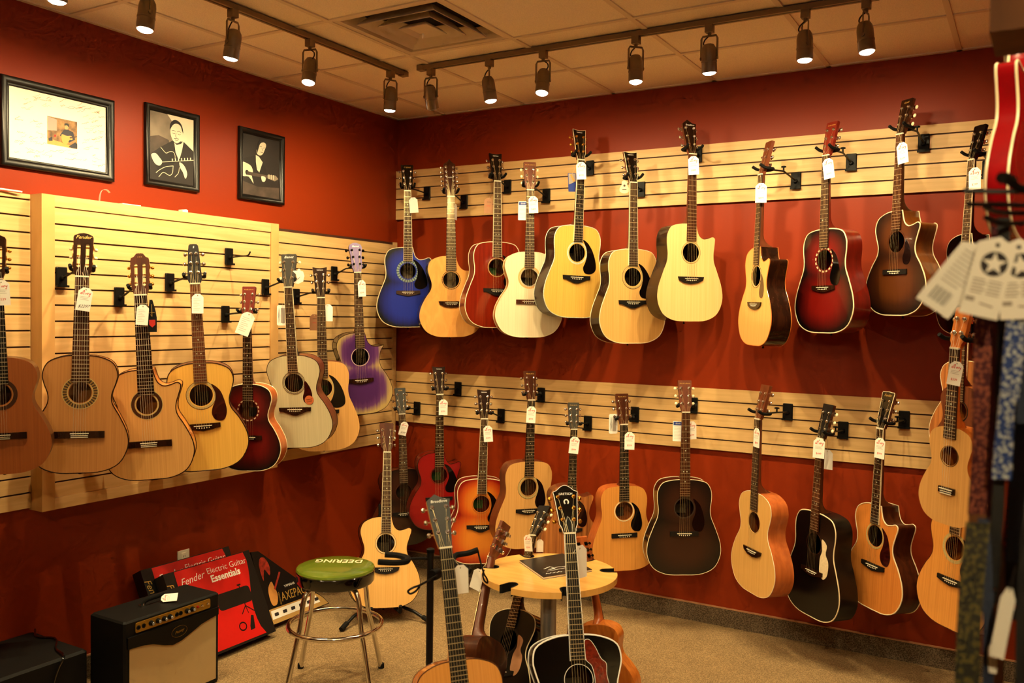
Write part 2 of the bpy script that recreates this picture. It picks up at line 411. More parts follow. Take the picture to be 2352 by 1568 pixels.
def rrect(w, h, r, n=4, c=(0, 0)):
    out = []
    for cx, cy, a0 in ((w / 2 - r, h / 2 - r, 0), (-w / 2 + r, h / 2 - r, PI / 2), (-w / 2 + r, -h / 2 + r, PI), (w / 2 - r, -h / 2 + r, 1.5 * PI)):
        for k in range(n + 1): out.append((c[0] + cx + r * math.cos(a0 + PI / 2 * k / n), c[1] + cy + r * math.sin(a0 + PI / 2 * k / n)))
    return out

# ================================================================== THE ROOM
RX, RY, XR = 8.0, -7.2, 3.95
tag(MB().box((RX / 2, RY / 2, -0.05), (RX + 0.4, -RY + 0.4, 0.1)).build('floor', 'carpet', smooth=False), kind='structure', label='tan looped carpet floor')
tag(MB().box((-0.05, RY / 2, CEIL / 2 + .05), (0.1, -RY, CEIL + .1)).build('wall_left', 'paint', smooth=False), kind='structure', label='brick red painted wall with framed pictures')
tag(MB().box((XR / 2, 0.05, CEIL / 2 + .05), (XR + 0.1, 0.1, CEIL + .1)).build('wall_back', 'paint', smooth=False), kind='structure', label='brick red painted wall with two long rows of guitars')
tag(MB().box((XR + 0.05, -1.05, CEIL / 2 + .05), (0.1, 2.1, CEIL + .1)).build('wall_right', 'paint', smooth=False), kind='structure')
tag(MB().box((RX / 2, RY - 0.05, CEIL / 2 + .05), (RX, 0.1, CEIL + .1)).build('wall_front', 'wall_cream', smooth=False), kind='structure')
tag(MB().box((RX + 0.05, RY / 2, CEIL / 2 + .05), (0.1, -RY, CEIL + .1)).build('wall_far', 'wall_cream', smooth=False), kind='structure')
tag(MB().box(((XR + RX) / 2 + .05, -0.05, CEIL / 2 + .05), (RX - XR - .1, 0.1, CEIL + .1)).build('wall_side', 'wall_cream', smooth=False), kind='structure')
def base(name, c, d, dim):
    o = MB().box(c, d).build(name, 'carpet_base', smooth=False); tag(o, kind='structure')
    MB().box((c[0], c[1], c[2] + d[2] / 2 + 0.003), (d[0] + dim[0], d[1] + dim[1], 0.006)).build('edge_binding', 'kraft', o, smooth=False)
base('baseboard_back', (XR / 2, -0.006, 0.05), (XR, 0.012, 0.1), (0, .003))
base('baseboard_left', (0.006, RY / 2, 0.05), (0.012, -RY, 0.1), (.003, 0))

# ---- suspended ceiling: tiles and grid bars are pieces of the ceiling
ceil_o = MB().box((RX / 2, RY / 2, CEIL + 0.13), (RX + .2, -RY + .2, 0.1)).build('ceiling', 'dark_void', smooth=False); tag(ceil_o, kind='structure', label='suspended ceiling of pale square tiles')
T = 0.6096
xs = [0.0] + [0.3845 + T * k for k in range(13) if 0.3845 + T * k < RX] + [RX]
ys = [0.0] + [-(0.5746 + T * k) for k in range(12) if 0.5746 + T * k < -RY] + [RY]
_tm = {}
for i in range(len(xs) - 1):
    for j in range(len(ys) - 1):
        if i == 2 and j == 2: continue            # the air diffuser's bay
        wx, wy = round(xs[i + 1] - xs[i], 4), round(ys[j] - ys[j + 1], 4)
        if (wx, wy) not in _tm: _tm[(wx, wy)] = MB().box((0, 0, 0), (wx - .006, wy - .006, 0.016)).mesh('ceiling_tile', 'tile', False)
        put('ceiling_tile', _tm[(wx, wy)], ceil_o, ((xs[i] + xs[i + 1]) / 2, (ys[j] + ys[j + 1]) / 2, CEIL + 0.014))
for x in xs[1:-1]: MB().box((x, RY / 2, CEIL + 0.003), (0.024, -RY, 0.006)).build('grid_bar', 'grid', ceil_o, False)
for y in ys[1:-1]: MB().box((RX / 2, y, CEIL + 0.0032), (RX, 0.024, 0.006)).build('grid_bar', 'grid', ceil_o, False)
MB().box((RX / 2, -0.012, CEIL + 0.003), (RX, 0.024, 0.006)).build('grid_bar', 'grid', ceil_o, False)
MB().box((0.012, RY / 2, CEIL + 0.003), (0.024, -RY, 0.006)).build('grid_bar', 'grid', ceil_o, False)
# ---- air diffuser
vx, vy = (xs[2] + xs[3]) / 2, (ys[2] + ys[3]) / 2
vent = thing('air_vent', 'square white ceiling air vent with nested louvres', 'air vent', M=Matrix.Translation((vx, vy, CEIL)))
def ring_frustum(a, za, b, zb, t=0.004):
    mb = MB(); q = [(-1, -1), (1, -1), (1, 1), (-1, 1)]
    vs = [(sx * a, sy * a, za) for sx, sy in q] + [(sx * b, sy * b, zb) for sx, sy in q]
    vs += [(sx * a, sy * a, za + t) for sx, sy in q] + [(sx * b, sy * b, zb + t) for sx, sy in q]
    fs = []
    for k in range(4):
        n = (k + 1) % 4; fs += [(k, n, n + 4, k + 4), (k + 8, n + 8, n + 12, k + 12), (k, n, n + 8, k + 8), (k + 4, n + 4, n + 12, k + 12)]
    mb.add(vs, fs); return mb
MB().box((0, 0, 0.075), (0.59, 0.59, 0.006)).build('plenum', 'dark_void', vent, False)
ring_frustum(0.300, 0.002, 0.268, 0.006).build('outer_frame', 'vent_white', vent, False)
ring_frustum(0.268, 0.006, 0.245, 0.062).build('louvre', 'vent_white', vent, False)
for a, b in ((0.214, 0.164), (0.146, 0.100)):
    ring_frustum(a, -0.004, b, 0.046).build('louvre', 'vent_white', vent, False)
ring_frustum(0.080, -0.006, 0.060, 0.012).build('louvre', 'vent_white', vent, False)
MB().box((0, 0, 0.013), (.124, .124, .004)).build('centre_plate', 'vent_white', vent, False)
MB().tube([(0.0, 0.0, -0.012), (0.002, 0, -0.024), (-0.004, 0.003, -0.034)], [.002, .006, .003], 6).build('pull_tab', 'card', vent)

# ---- slatwalls: each slat is a piece of its panel
SLAT = 0.0708
def slatwall(name, label, ax, a0, a1, z0, z1, surf, partial_top=None, rows=None, back=0.02, mat='maple'):
    o = thing(name, label, 'slatwall', 'slatwall display panels')
    def bx(nm, aa, ab, za, zb, d0, d1, m, ang=False):
        if ax == 'y': c = ((aa + ab) / 2, -(d0 + d1) / 2, (za + zb) / 2); d = (ab - aa, d1 - d0, zb - za)
        else: c = ((d0 + d1) / 2, (aa + ab) / 2, (za + zb) / 2); d = (d1 - d0, ab - aa, zb - za)
        mb = MB(); mb.box((0, 0, 0), d); me = mb.mesh(nm, m, False)
        q = put(nm, me, o, c); return q
    o.location = (0, 0, 0)
    bx('backing', a0 + .001, a1 - .001, z0 + .001, z1 - .001, max(surf - back, 0.0005), surf - 0.009, 'groove')
    if rows is None:
        rows = []; z = z0
        while z < z1 - 0.012:
            rows.append((z, min(z + SLAT, z1))); z += SLAT
    for k, (za, zb) in enumerate(rows):
        e = 0.0 if abs(zb - z1) < 1e-6 else 0.0075
        bx('slat', a0, a1, za, zb - e, surf - 0.009, surf, mat)
    return o, bx
UZ0, UZ1, LZ0, LZ1 = 2.361, 2.690, 0.986, 1.328
def rows_from(z0, hs):
    out = []; z = z0
    for h in hs: out.append((z, z + h)); z += h
    return out
slatwall('slatwall', 'long maple slatwall strip behind the upper row of guitars', 'y', 0.002, XR - .002, UZ0, UZ1, 0.02, rows=rows_from(UZ0, [.0708, .0708, .0708, .0708, UZ1 - UZ0 - 4 * .0708]))
slatwall('slatwall', 'long maple slatwall strip behind the lower row of guitars', 'y', 0.02, XR - .002, LZ0, LZ1, 0.02, rows=rows_from(LZ0, [.062, .0708, .0708, .0708, LZ1 - LZ0 - .062 - 3 * .0708]))
pz0, pz1 = 0.850, 2.205
o, bx = slatwall('slatwall', 'maple slatwall panel between the boxed frame and the room corner', 'x', -1.20, -0.062, pz0, pz1, 0.02)
bx('end_stile', -0.061, -0.024, pz0, pz1, 0.0005, 0.021, 'maple')
slatwall('slatwall', 'maple slatwall panel cut off beside the boxed frame', 'x', -4.6, -2.592, pz0, pz1 + .01, 0.02)
o, bx = slatwall('slatwall', 'boxed-out maple slatwall in a wide wooden frame', 'x', -2.530, -1.262, 0.892, 2.165, 0.094)
for a, b, za, zb in ((-2.590, -2.531, 0.840, 2.216), (-1.261, -1.203, 0.840, 2.216)):
    bx('frame_stile', a, b, za, zb, 0.0005, 0.10, 'maple_frame')
bx('frame_rail', -2.5305, -1.2615, 2.166, 2.2155, 0.0005, 0.0995, 'maple')
bx('frame_rail', -2.5305, -1.2615, 0.8405, 0.891, 0.0005, 0.0995, 'maple')
# odds and ends lying on the frame
mb = MB(); crv = crspline([(0, 0, 0), (0.003, 0, 0.03), (0.012, 0, 0.052), (0.03, 0, 0.056), (0.044, 0, 0.044)], 4)
vs = []; fs = []
for p in crv: vs += [(p.x, -0.013, p.z), (p.x, 0.013, p.z), (p.x + .0006, -0.013, p.z + .0008), (p.x + .0006, 0.013, p.z + .0008)]
for k in range(len(crv) - 1):
    b = 4 * k; fs += [(b, b + 1, b + 5, b + 4), (b + 2, b + 6, b + 7, b + 3), (b, b + 4, b + 6, b + 2), (b + 1, b + 3, b + 7, b + 5)]
n = len(vs); fs += [(0, 2, 3, 1), (n - 4, n - 3, n - 1, n - 2)]
mb.add(vs, fs); o = mb.build('paper_strip', 'card'); o.location = (0.07, on(228, 455, 0, .07).y, 2.2162); o.rotation_euler = (0, 0, 1.2)
tag(o, 'curled white paper strip standing on the boxed frame', 'paper')
o = MB().box((0, 0, 0), (0.05, 0.10, 0.005)).build('paper_card', 'card', smooth=False); o.location = (0.06, on(295, 468, 0, .06).y, 2.2186); tag(o, 'flat white card lying on the boxed frame', 'paper')
o = MB().box((0, 0, 0), (0.03, 0.034, 0.014)).box((0, 0.01, 0.008), (0.02, 0.01, 0.004)).build('plastic_clip', 'card', smooth=False); o.location = (0.06, on(421, 483, 0, .06).y, 2.223); tag(o, 'small white plastic clip on the boxed frame', 'clip')
o = MB().tube(crspline([(0.03, -3.1, 2.219), (0.04, -2.9, 2.226), (0.03, -2.75, 2.222), (0.04, -2.64, 2.219)], 5), 0.004, 6).build('white_cable', 'card'); tag(o, 'thin white cable lying on the cut-off slatwall panel', 'cable')
# power outlet
oc = on(420, 1275, 0, 0)
po = thing('power_outlet', 'white power outlet low on the red wall', 'outlet', M=Matrix.Translation((0.0, oc.y, oc.z - .030)))
MB().box((0.0035, 0, 0), (0.006, 0.072, 0.116)).build('cover_plate', 'plate_white', po, False)
for dz in (-.028, .028):
    s = MB().box((0.0078, 0, dz), (0.003, 0.034, 0.034)).build('socket', 'plate_white', po, False)
    MB().box((0.0096, -.006, dz), (0.001, 0.002, 0.010)).box((0.0096, .006, dz), (0.001, 0.002, 0.010)).build('slot', 'dark_void', s, False)

# ---- track lighting
TRX, TRY = 0.785, -1.010
def rail(name, label, a, b):
    a, b = Vector(a), Vector(b); c = (a + b) / 2; d = b - a
    o = thing(name, label, 'light track', 'ceiling light tracks', Matrix.Translation(c))
    dim = (abs(d.x) + .036, abs(d.y) + .036, 0.022)
    MB().box((0, 0, 0), dim).build('rail', 'track_brown', o, False)
    sl = (dim[0] - .002, .008, .001) if abs(d.x) > abs(d.y) else (.008, dim[1] - .002, .001)
    MB().box((0, 0, -0.0116), sl).build('rail_slot', 'black_metal', o, False)
    for e, s in ((a, -1), (b, 1)):
        MB().box(e - c + Vector((0, 0, 0)) + d.normalized() * s * (.019), (.040, .040, .026)).build('end_cap', 'track_brown', o, False)
rail('light_track', 'brown light track running along the pictures', (TRX, -5.2, CEIL - .011), (TRX, -0.985, CEIL - .011))
rail('light_track', 'brown light track along the wall with two guitar rows', (0.96, TRY, CEIL - .011), (3.17, TRY, CEIL - .011))
_LM = {}
def track_head(pos, target, label, lit=True, along='y', watts=1.0, size=112, blend=0.85, aim=None):
    """one spot lamp: connector on the rail, U bracket, swivelling can, glowing lens, its own light"""
    px, py = pos; z0 = CEIL - 0.022
    o = thing('track_spotlight', label, 'spotlight', 'track spotlights', Matrix.Translation((px, py, z0)))
    if 'c' not in _LM:
        _LM['c'] = MB().box((0, 0, -.017), (.034, .034, .034)).lathe([(.008, -.046), (.008, -.034)], 10).mesh('connector', 'track_brown', False)
        t = []
        for s in (-1, 1): t += []
        mb = MB()
        mb.tube([(-.036, 0, -.145), (-.036, 0, -.060), (-.030, 0, -.048), (.030, 0, -.048), (.036, 0, -.060), (.036, 0, -.145)], .0032, 6, flat=1.6)
        for s in (-1, 1): mb.lathe([(.008, -.003), (.008, .003)], 10, Matrix.Translation((s * .037, 0, -.145)) @ Matrix.Rotation(PI / 2, 4, 'Y'))
        _LM['b'] = mb.mesh('bracket', 'bronze')
        _LM['can'] = MB().lathe([(.010, .062), (.022, .058), (.030, .044), (.033, .026), (.033, -.012), (.0345, -.013), (.0345, -.018), (.033, -.019), (.034, -.062), (.030, -.063), (.029, -.052)], 24).mesh('can', 'bronze')
        _LM['l'] = MB().lathe([(.0285, -.058), (.027, -.066), (.018, -.071), (.001, -.073)], 20).mesh('lens', 'lens')
        _LM['ld'] = MB().lathe([(.0285, -.058), (.027, -.066), (.018, -.071), (.001, -.073)], 20).mesh('lens', 'steel_grey')
    pivot = Vector((px, py, z0 - .145))
    d = (Vector(target) - pivot).normalized()
    yaw = math.atan2(d.y, d.x) - PI / 2
    put('connector', _LM['c'], o); put('bracket', _LM['b'], o, rot=(0, 0, yaw))
    R = Vector((0, 0, -1)).rotation_difference(d).to_euler()
    c = put('can', _LM['can'], o, (0, 0, -.145), R)
    put('lens', _LM['l'] if lit else _LM['ld'], c)
    s = random.choice((-1, 1))
    MB().tube(crspline([(0, 0, -.046), (s * .022, .004, -.062), (s * .026, .0, -.082), (s * .010, 0, -.095), Vector((0, 0, -.145)) - d * .055], 4), .003, 6).build('wire', 'black_metal', o)
    if lit:
        ld = bpy.data.lights.new('spot_light', 'SPOT'); ld.energy = LAMP_W * watts; ld.color = LAMP; ld.spot_size = math.radians(size); ld.spot_blend = blend; ld.shadow_soft_size = 0.024
        lo = bpy.data.objects.new('spot_light', ld); COL.objects.link(lo); lo.parent = o
        lo.location = Vector((0, 0, -.145)) + d * .080; da = (Vector(aim) - pivot).normalized() if aim else d
        lo.rotation_euler = Vector((0, 0, -1)).rotation_difference(da).to_euler()
    return o
def lx(px, py): return on(px, py, 0, TRX).y
def rx(px, py): return on(px, py, 1, TRY).x
track_head((TRX, lx(347, 0) - .02), (0.72, -2.85, 0.3), 'glowing track spotlight above the picture with the signed mat', aim=(0.05, -2.72, 1.35), size=150, blend=1.0, watts=.82)
track_head((TRX, lx(535, 42)), (0.32, -2.20, 0.5), 'track spotlight tipped towards the portrait of the man in a suit', aim=(0.02, -2.1, 1.35), size=150, blend=1.0, watts=.82)
track_head((TRX, lx(712, 105)), (0.95, -2.25, 0.5), 'round glaring track spotlight above the smaller dark portrait', aim=(0.02, -1.6, 1.35), size=150, blend=1.0, watts=.88)
track_head((TRX, lx(897, 175)), (0.55, -0.95, 0.3), 'track spotlight at the corner end of the track over the pictures', aim=(0.05, -.75, 1.4), size=150, blend=1.0, watts=.95)
track_head((rx(990, 170), TRY), (0.85, -0.20, 1.0), 'track spotlight showing no glow near the room corner', lit=False, aim=(.7,-.02,1.25), size=150, blend=1.0, watts=.72)
track_head((rx(1124, 148), TRY), (1.72, -0.80, 0.3), 'track spotlight above the red-brown glossy guitar', aim=(1.15,-.02,1.25), size=150, blend=1.0, watts=.80)
track_head((rx(1248, 128), TRY), (1.76, -1.55, 0.5), 'round glaring track spotlight on the track over two guitar rows', aim=(1.75,-.02,1.25), size=150, blend=1.0, watts=.66)
track_head((rx(1461, 95), TRY), (2.28, -1.12, 0.3), 'track spotlight above the pale guitar with curved headstock', aim=(2.2,-.02,1.25), size=150, blend=1.0, watts=.66)
track_head((rx(1630, 68), TRY), (2.50, -0.62, 0.3), 'track spotlight with a barely visible bulb', aim=(2.6,-.02,1.25), size=150, blend=1.0, watts=.66)
track_head((rx(1850, 38), TRY), (2.97, -0.98, 0.2), 'track spotlight third from the cut-off end above burgundy guitar', aim=(3.0,-.02,1.25), size=150, blend=1.0, watts=.66)
track_head((rx(1990, 10), TRY), (3.42, -1.05, 0.6), 'track spotlight at the top edge by the track end', aim=(3.4,-.02,1.25), size=150, blend=1.0, watts=.66)
# unseen lamps further along the picture track, then tracks added as fill light
track_head((TRX, -2.95), (0.40, -2.85, 0.4), 'track spotlight on the picture track out of view, first', aim=(.02, -2.85, 1.3), size=150, blend=1.0, watts=.65)
track_head((TRX, -3.55), (0.40, -3.4, 0.4), 'track spotlight on the picture track out of view, second', aim=(2.0, -1.7, .4), size=75)
rail('light_track', 'added brown fill-light track over the round table out of view', (1.9, -3.25, CEIL - .011), (4.5, -3.25, CEIL - .011))  # unseen track added to brighten the table and the ukulele column
track_head((2.2, -3.25), (1.7, -1.7, 0.3), 'added fill spotlight over the table out of view, first', watts=.85, size=80)
track_head((3.0, -3.25), (2.2, -1.4, 0.3), 'added fill spotlight over the table out of view, second', watts=1.0, size=80)
track_head((3.7, -3.25), (3.5, -1.2, 0.9), 'added fill spotlight over the table out of view, third', watts=.5, size=70)
track_head((4.3, -3.25), (3.5, -1.5, 0.5), 'added fill spotlight over the table out of view, fourth', watts=.35, size=70)
rail('light_track', 'added brown fill-light track behind the viewer', (2.4, -5.7, CEIL - .011), (4.8, -5.7, CEIL - .011))  # unseen track added as front light for the straps and floor
track_head((4.3, -5.7), (3.72, -3.4, 1.5), 'added fill spotlight behind the viewer aimed at the straps', watts=1.7, size=60)
track_head((2.8, -5.7), (1.6, -2.4, 0.2), 'added fill spotlight behind the viewer aimed at the floor', watts=.9, size=80)
for ty, nm in ((-3.2, 'nearer'), (-5.4, 'farther')):  # unseen tracks added so bounced light lifts the ceiling
    rail('light_track', 'added brown fill-light track over the open shop floor, %s one' % nm, (4.9, ty, CEIL - .011), (7.4, ty, CEIL - .011))
    for k, x in enumerate((5.2, 6.2, 7.2)):
        track_head((x, ty), (x + .9, ty - .5, 0.9) if (k or nm == 'farther') else (x + .9, ty - .5, 0.9), 'added bounce-light spotlight over the open shop floor, %s track, %s' % (nm, ('first', 'second', 'third')[k]), watts=.9, size=90 if (k or nm == 'farther') else 60, blend=.6)

# ================================================================== GUITARS
BODY = {
 'dread': [(0, 0), (.10, .006), (.165, .040), (.197, .110), (.193, .175), (.165, .255), (.143, .310), (.139, .350), (.145, .405), (.142, .450), (.118, .490), (.06, .506), (0, .508)],
 'om': [(0, 0), (.09, .005), (.155, .036), (.193, .105), (.190, .165), (.158, .235), (.124, .287), (.119, .325), (.134, .375), (.142, .415), (.126, .460), (.07, .488), (0, .493)],
 'classical': [(0, 0), (.09, .005), (.152, .036), (.185, .105), (.182, .16), (.150, .235), (.121, .290), (.119, .325), (.134, .372), (.141, .410), (.122, .458), (.07, .483), (0, .488)],
 'jumbo': [(0, 0), (.11, .006), (.175, .04), (.213, .115), (.211, .18), (.175, .255), (.145, .305), (.141, .345), (.155, .395), (.162, .43), (.150, .478), (.09, .508), (0, .517)],
}
def scaled(k, n, sx, sy): BODY[n] = [(x * sx, y * sy) for x, y in BODY[k]]
scaled('om', 'parlor', .90, .95); scaled('om', 'concert', .95, .97); scaled('dread', 'junior', .92, .92); scaled('om', 'uke', .60, .68)
def body_outline(shape, cut=None):
    P = [Vector((x, y, 0)) for x, y in BODY[shape]]; Lb = P[-1].y; W = max(p.x for p in P)
    left = [Vector((-p.x, p.y, 0)) for p in P[::-1]]            # top centre down the left to the bottom
    if cut is None: return [(p.x, p.y) for p in closed_spline(P[:-1] + left[:-1], 4)], Lb
    k = Lb / .508; q = (max(p.x for p in P if p.y > .37 * k)) / .145
    low = [p for p in P if p.y < .36 * k]
    wx = min(p.x for p in P if .28 * k < p.y < .38 * k)
    neck = Vector((.031, Lb, 0))
    if cut == 'soft':
        A = low + [Vector((max(wx, .132 * q) + .004, .388 * k, 0)), Vector((.146 * q, .418 * k, 0)), Vector((.146 * q, .435 * k, 0)), Vector((.133 * q, .443 * k, 0)), Vector((.105 * q, .434 * k, 0)), Vector((.074 * q, .430 * k, 0)), Vector((.050, .446 * k, 0)), Vector((.038, .475 * k, 0)), neck]
        right = crspline(A, 4)
    else:
        A = low + [Vector((max(wx, .126 * q), .375 * k, 0)), Vector((.136 * q, .400 * k, 0)), Vector((.152 * q, .424 * k, 0))]
        B = [A[-1], Vector((.115 * q, .417 * k, 0)), Vector((.080 * q, .420 * k, 0)), Vector((.054, .440 * k, 0)), Vector((.040, .470 * k, 0)), neck]
        right = crspline(A, 4)[:-1] + crspline(B, 4)
    lft = crspline([Vector((0, Lb, 0))] + left[1:], 4)
    return [(p.x, p.y) for p in right + lft[:-1]], Lb
HEAD = {  # right half from the nut up to the top centre
 'martin': [(.0225, 0), (.0245, .016), (.0310, .030), (.0335, .100), (.0365, .165), (.034, .168), (0, .168)],
 'yamaha': [(.0225, 0), (.0235, .018), (.0290, .034), (.0335, .110), (.0385, .158), (.0395, .172), (.020, .168), (0, .166)],
 'ibanez': [(.0225, 0), (.0245, .016), (.0330, .030), (.0350, .100), (.0400, .165), (.037, .172), (.018, .172), (0, .174)],
 'seagull': [(.0230, 0), (.0290, .012), (.0310, .024), (.0230, .150), (.0200, .172), (.014, .178), (0, .179)],
 'crown': [(.0235, 0), (.0260, .016), (.0340, .034), (.0420, .120), (.0455, .150), (.0480, .160), (.034, .166), (.018, .180), (.006, .186), (0, .187)],
 'slotted': [(.0265, 0), (.0300, .014), (.0350, .026), (.0380, .168), (.034, .176), (.018, .184), (0, .187)],
 'slotted_crest': [(.0265, 0), (.0300, .014), (.0350, .026), (.0385, .150), (.036, .162), (.024, .168), (.014, .182), (.004, .184), (0, .183)],
 'twelve': [(.0250, 0), (.0270, .014), (.0340, .026), (.0350, .120), (.0360, .205), (.024, .213), (.012, .222), (.003, .236), (0, .238)],
 'purple': [(.0225, 0), (.0245, .016), (.0320, .030), (.0330, .100), (.0400, .150), (.034, .166), (.014, .176), (0, .178)],
 'uke': [(.0180, 0), (.0200, .012), (.0260, .024), (.0290, .130), (.026, .136), (.012, .140), (0, .141)],
 'electric': [(.0215, 0), (.0240, .016), (.0340, .034), (.0400, .130), (.0420, .160), (.026, .168), (0, .160)],
}
BRIDGE = {
 'belly': [(-.076, .012), (.076, .012), (.076, -.007), (.036, -.017), (0, -.023), (-.036, -.017), (-.076, -.007)],
 'batwing': [(-.086, .012), (.086, .012), (.084, -.008), (.064, -.010), (.040, -.020), (.012, -.031), (-.012, -.031), (-.040, -.020), (-.064, -.010), (-.084, -.008)],
 'breed': [(-.078, .012), (.078, .012), (.072, -.006), (.040, -.021), (0, -.026), (-.040, -.021), (-.072, -.006)],
 'rect': [(-.095, .011), (.095, .011), (.095, -.017), (-.095, -.017)],
 'square': [(-.076, .012), (.076, .012), (.076, -.012), (-.076, -.012)],
 'uke': [(-.045, .008), (.045, .008), (.045, -.013), (-.045, -.013)],
}
GUARD = {
 'tear': [(.046, .046), (.076, .020), (.094, -.030), (.100, -.080), (.086, -.112), (.058, -.110), (.043, -.085), (.046, -.058), (.057, -.030), (.060, .006)],
 'yamaha': [(.034, .066), (.060, .054), (.090, .012), (.110, -.050), (.108, -.088), (.080, -.104), (.050, -.098), (.040, -.074), (.052, -.048), (.0605, -.010), (.054, .030)],
 'small': [(.058, .010), (.080, -.020), (.090, -.070), (.078, -.100), (.056, -.098), (.046, -.074), (.056, -.040)],
 'dove': [(.055, .030), (.085, .010), (.082, -.030), (.100, -.060), (.096, -.120), (.074, -.140), (.052, -.118), (.048, -.080), (.050, -.050), (.060, -.020)],
 'rancher': [(.030, .118), (.046, .120), (.064, .100), (.082, .060), (.096, .046), (.096, .010), (.108, -.060), (.104, -.120), (.070, -.130), (.048, -.090), (.056, -.040), (.058, .010), (.048, .042), (.031, .058)],
}
_FRET = {}; _DOT = {}
def unit(name, mat):
    k = (name, mat)
    if k not in _FRET: _FRET[k] = MB().box((0, 0, 0), (1, 1, 1)).mesh(name, mat, False)
    return _FRET[k]
_TUN = {}
def tuner(metal, button, side, slotted=False):
    k = (metal, button, side, slotted)
    if k in _TUN: return _TUN[k]
    s = side; a = MB(); b = MB()
    if slotted:
        a.tube([(-s * .026, 0, -.007), (s * .014, 0, -.007)], .0036, 8)
        a.box((s * .0135, 0, -.010), (.003, .018, .014))
        a.tube([(s * .014, 0, -.007), (s * .016, 0, -.018), (s * .016, 0, -.030)], .0026, 6)
        b.ball((s * .022, 0, -.030), (.0085, .0075, .0065), 8, 6)
    else:
        a.lathe([(.0078, -.001), (.0076, .0028), (.0050, .0034), (.0044, .006), (.0056, .009), (.003, .0108)], 10)
        a.box((s * .003, 0, -.021), (.018, .020, .010))
        a.tube([(s * .010, 0, -.021), (s * .022, 0, -.021)], .0026, 6)
        b.ball((s * .0275, 0, -.021), (.0085, .0095, .0055), 8, 6)
    if button == metal:
        a.add(b.v, b.f); r = (a.mesh('tuning_machine', metal), None)
    else: r = (a.mesh('tuning_machine', metal), b.mesh('tuner_button', button))
    _TUN[k] = r; return r
def guitar_root(name, label, group, cat='guitar', **sp):
    S = dict(shape='dread', cut=None, depth=.112, top='spruce', side='mahogany', bind=None, bindr=.0026, ros=((.054, .060, 'rosette_black'),), pg=None,
             bridge=('belly', 'ebony'), fb='rosewood_board', fbbind=None, neck='mahogany', head='martin', face='rosewood', logo=None, tun=('chrome', 'chrome'),
             strings=6, smat='string_metal', paper='label_paper', scale=.645, joint=14, nfr=20, hole=.050, pins='bone', tilt=12, nutw=.0435, headbind=None, backbind=True, headpts=None, dots=True, extra=None)
    S.update(sp)
    g = thing(name, label, cat, group)
    out, Lb = body_outline(S['shape'], S['cut']); k = Lb / .508
    d = S['depth']; sc = S['scale']; N = Lb + sc * (1 - 2 ** (-S['joint'] / 12)); sad = N - sc
    hy = Lb - (.150 * k if S['joint'] >= 14 else .160 * k); hr = S['hole']
    # body: rim and back
    def dep(y): return d * (1.0 - .14 * y / Lb)
    n = len(out); vs = [(x, y, -.001) for x, y in out] + [(x, y, -dep(y)) for x, y in out]
    inner = [(x * .93, Lb * .5 + (y - Lb * .5) * .95) for x, y in out]
    vs += [(x, y, -dep(y) - .004) for x, y in inner]
    fs = [(i, (i + 1) % n, n + (i + 1) % n, n + i) for i in range(n)] + [(n + i, n + (i + 1) % n, 2 * n + (i + 1) % n, 2 * n + i) for i in range(n)]
    tri = tessellate_polygon([[Vector((x, y, 0)) for x, y in inner]]); fs += [tuple(2 * n + i for i in t) for t in tri]
    body = MB().add(vs, fs).build('body', S['side'], g, ang=50)
    hole = circ(hr, 32, (0, hy))
    MB().prism(out, -.0028, 0.0, [hole]).build('soundboard', S['top'], g, ang=30)
    if S['paper']: MB().box((0, hy - .022, -dep(hy) + .003), (.062, .050, .001)).build('paper_label', S['paper'], body, False)
    if S['bind']:
        r = S['bindr']
        MB().tube([(x, y, -.0012) for x, y in out], r, 6, True).build('binding', S['bind'], g)
        if S['backbind']: MB().tube([(x, y, -dep(y)) for x, y in out], r * .9, 6, True).build('back_binding', S['bind'], g)
    for r1, r2, m in S['ros']:
        me = MB().prism(circ(r2, 40), 0, .0007, [circ(r1, 40)]).mesh('rosette', m)
        put('rosette', me, g, (0, hy, .0001))
    if S['pg']:
        pts = closed_spline([Vector((.056 + (x - .056) * 1.18 * k if x > .056 else x * k, y * k * 1.1, 0)) for x, y in GUARD[S['pg'][0]]], 4)
        p = MB().prism([(q.x, q.y + hy) for q in pts], .0002, .0016).build('pickguard', S['pg'][1], g)
        if len(S['pg']) > 2: MB().tube([(q.x, q.y + hy, .0014) for q in pts], .0011, 4, True).build('guard_edge', S['pg'][2], p)
    bk, bm_ = S['bridge']; bo = [(x * min(1, k + .05), y) for x, y in BRIDGE[bk]]
    br = MB().prism([(x, y + sad) for x, y in bo], 0, .0075).build('bridge', bm_, g)
    sw = .064 if bk in ('rect', 'uke') else .072
    if bk == 'uke': sw = .044
    MB().box((0, sad + .002, .009), (sw + .006, .0030, .006)).build('saddle', 'bone', br, False)
    ns = S['strings']; nst = ns
    if bk in ('rect', 'uke'):
        for q in (-.0065, -.0135): MB().box((0, sad + q, .0080), (sw * 1.02, .0030, .0035)).build('tie_block', 'bone', br, False)
    else:
        mb = MB()
        for i in range(6): mb.lathe([(.0026, 0), (.0030, .0022), (.0012, .0040)], 7, Matrix.Translation((-.027 + .054 * i / 5, sad - .0065 - .002 * (1 - abs(i - 2.5) / 2.5), .0072)))
        mb.build('bridge_pins', S['pins'], br)
    # neck, heel and fingerboard
    w0 = S['nutw'] / 2; fe = sc * (1 - 2 ** (-S['nfr'] / 12)); yf = N - fe - .004
    def hw(y): return w0 + (.0285 * (w0 / .0218) - w0) * min(1.0, (N - y) / (sc * .54))
    rows = []
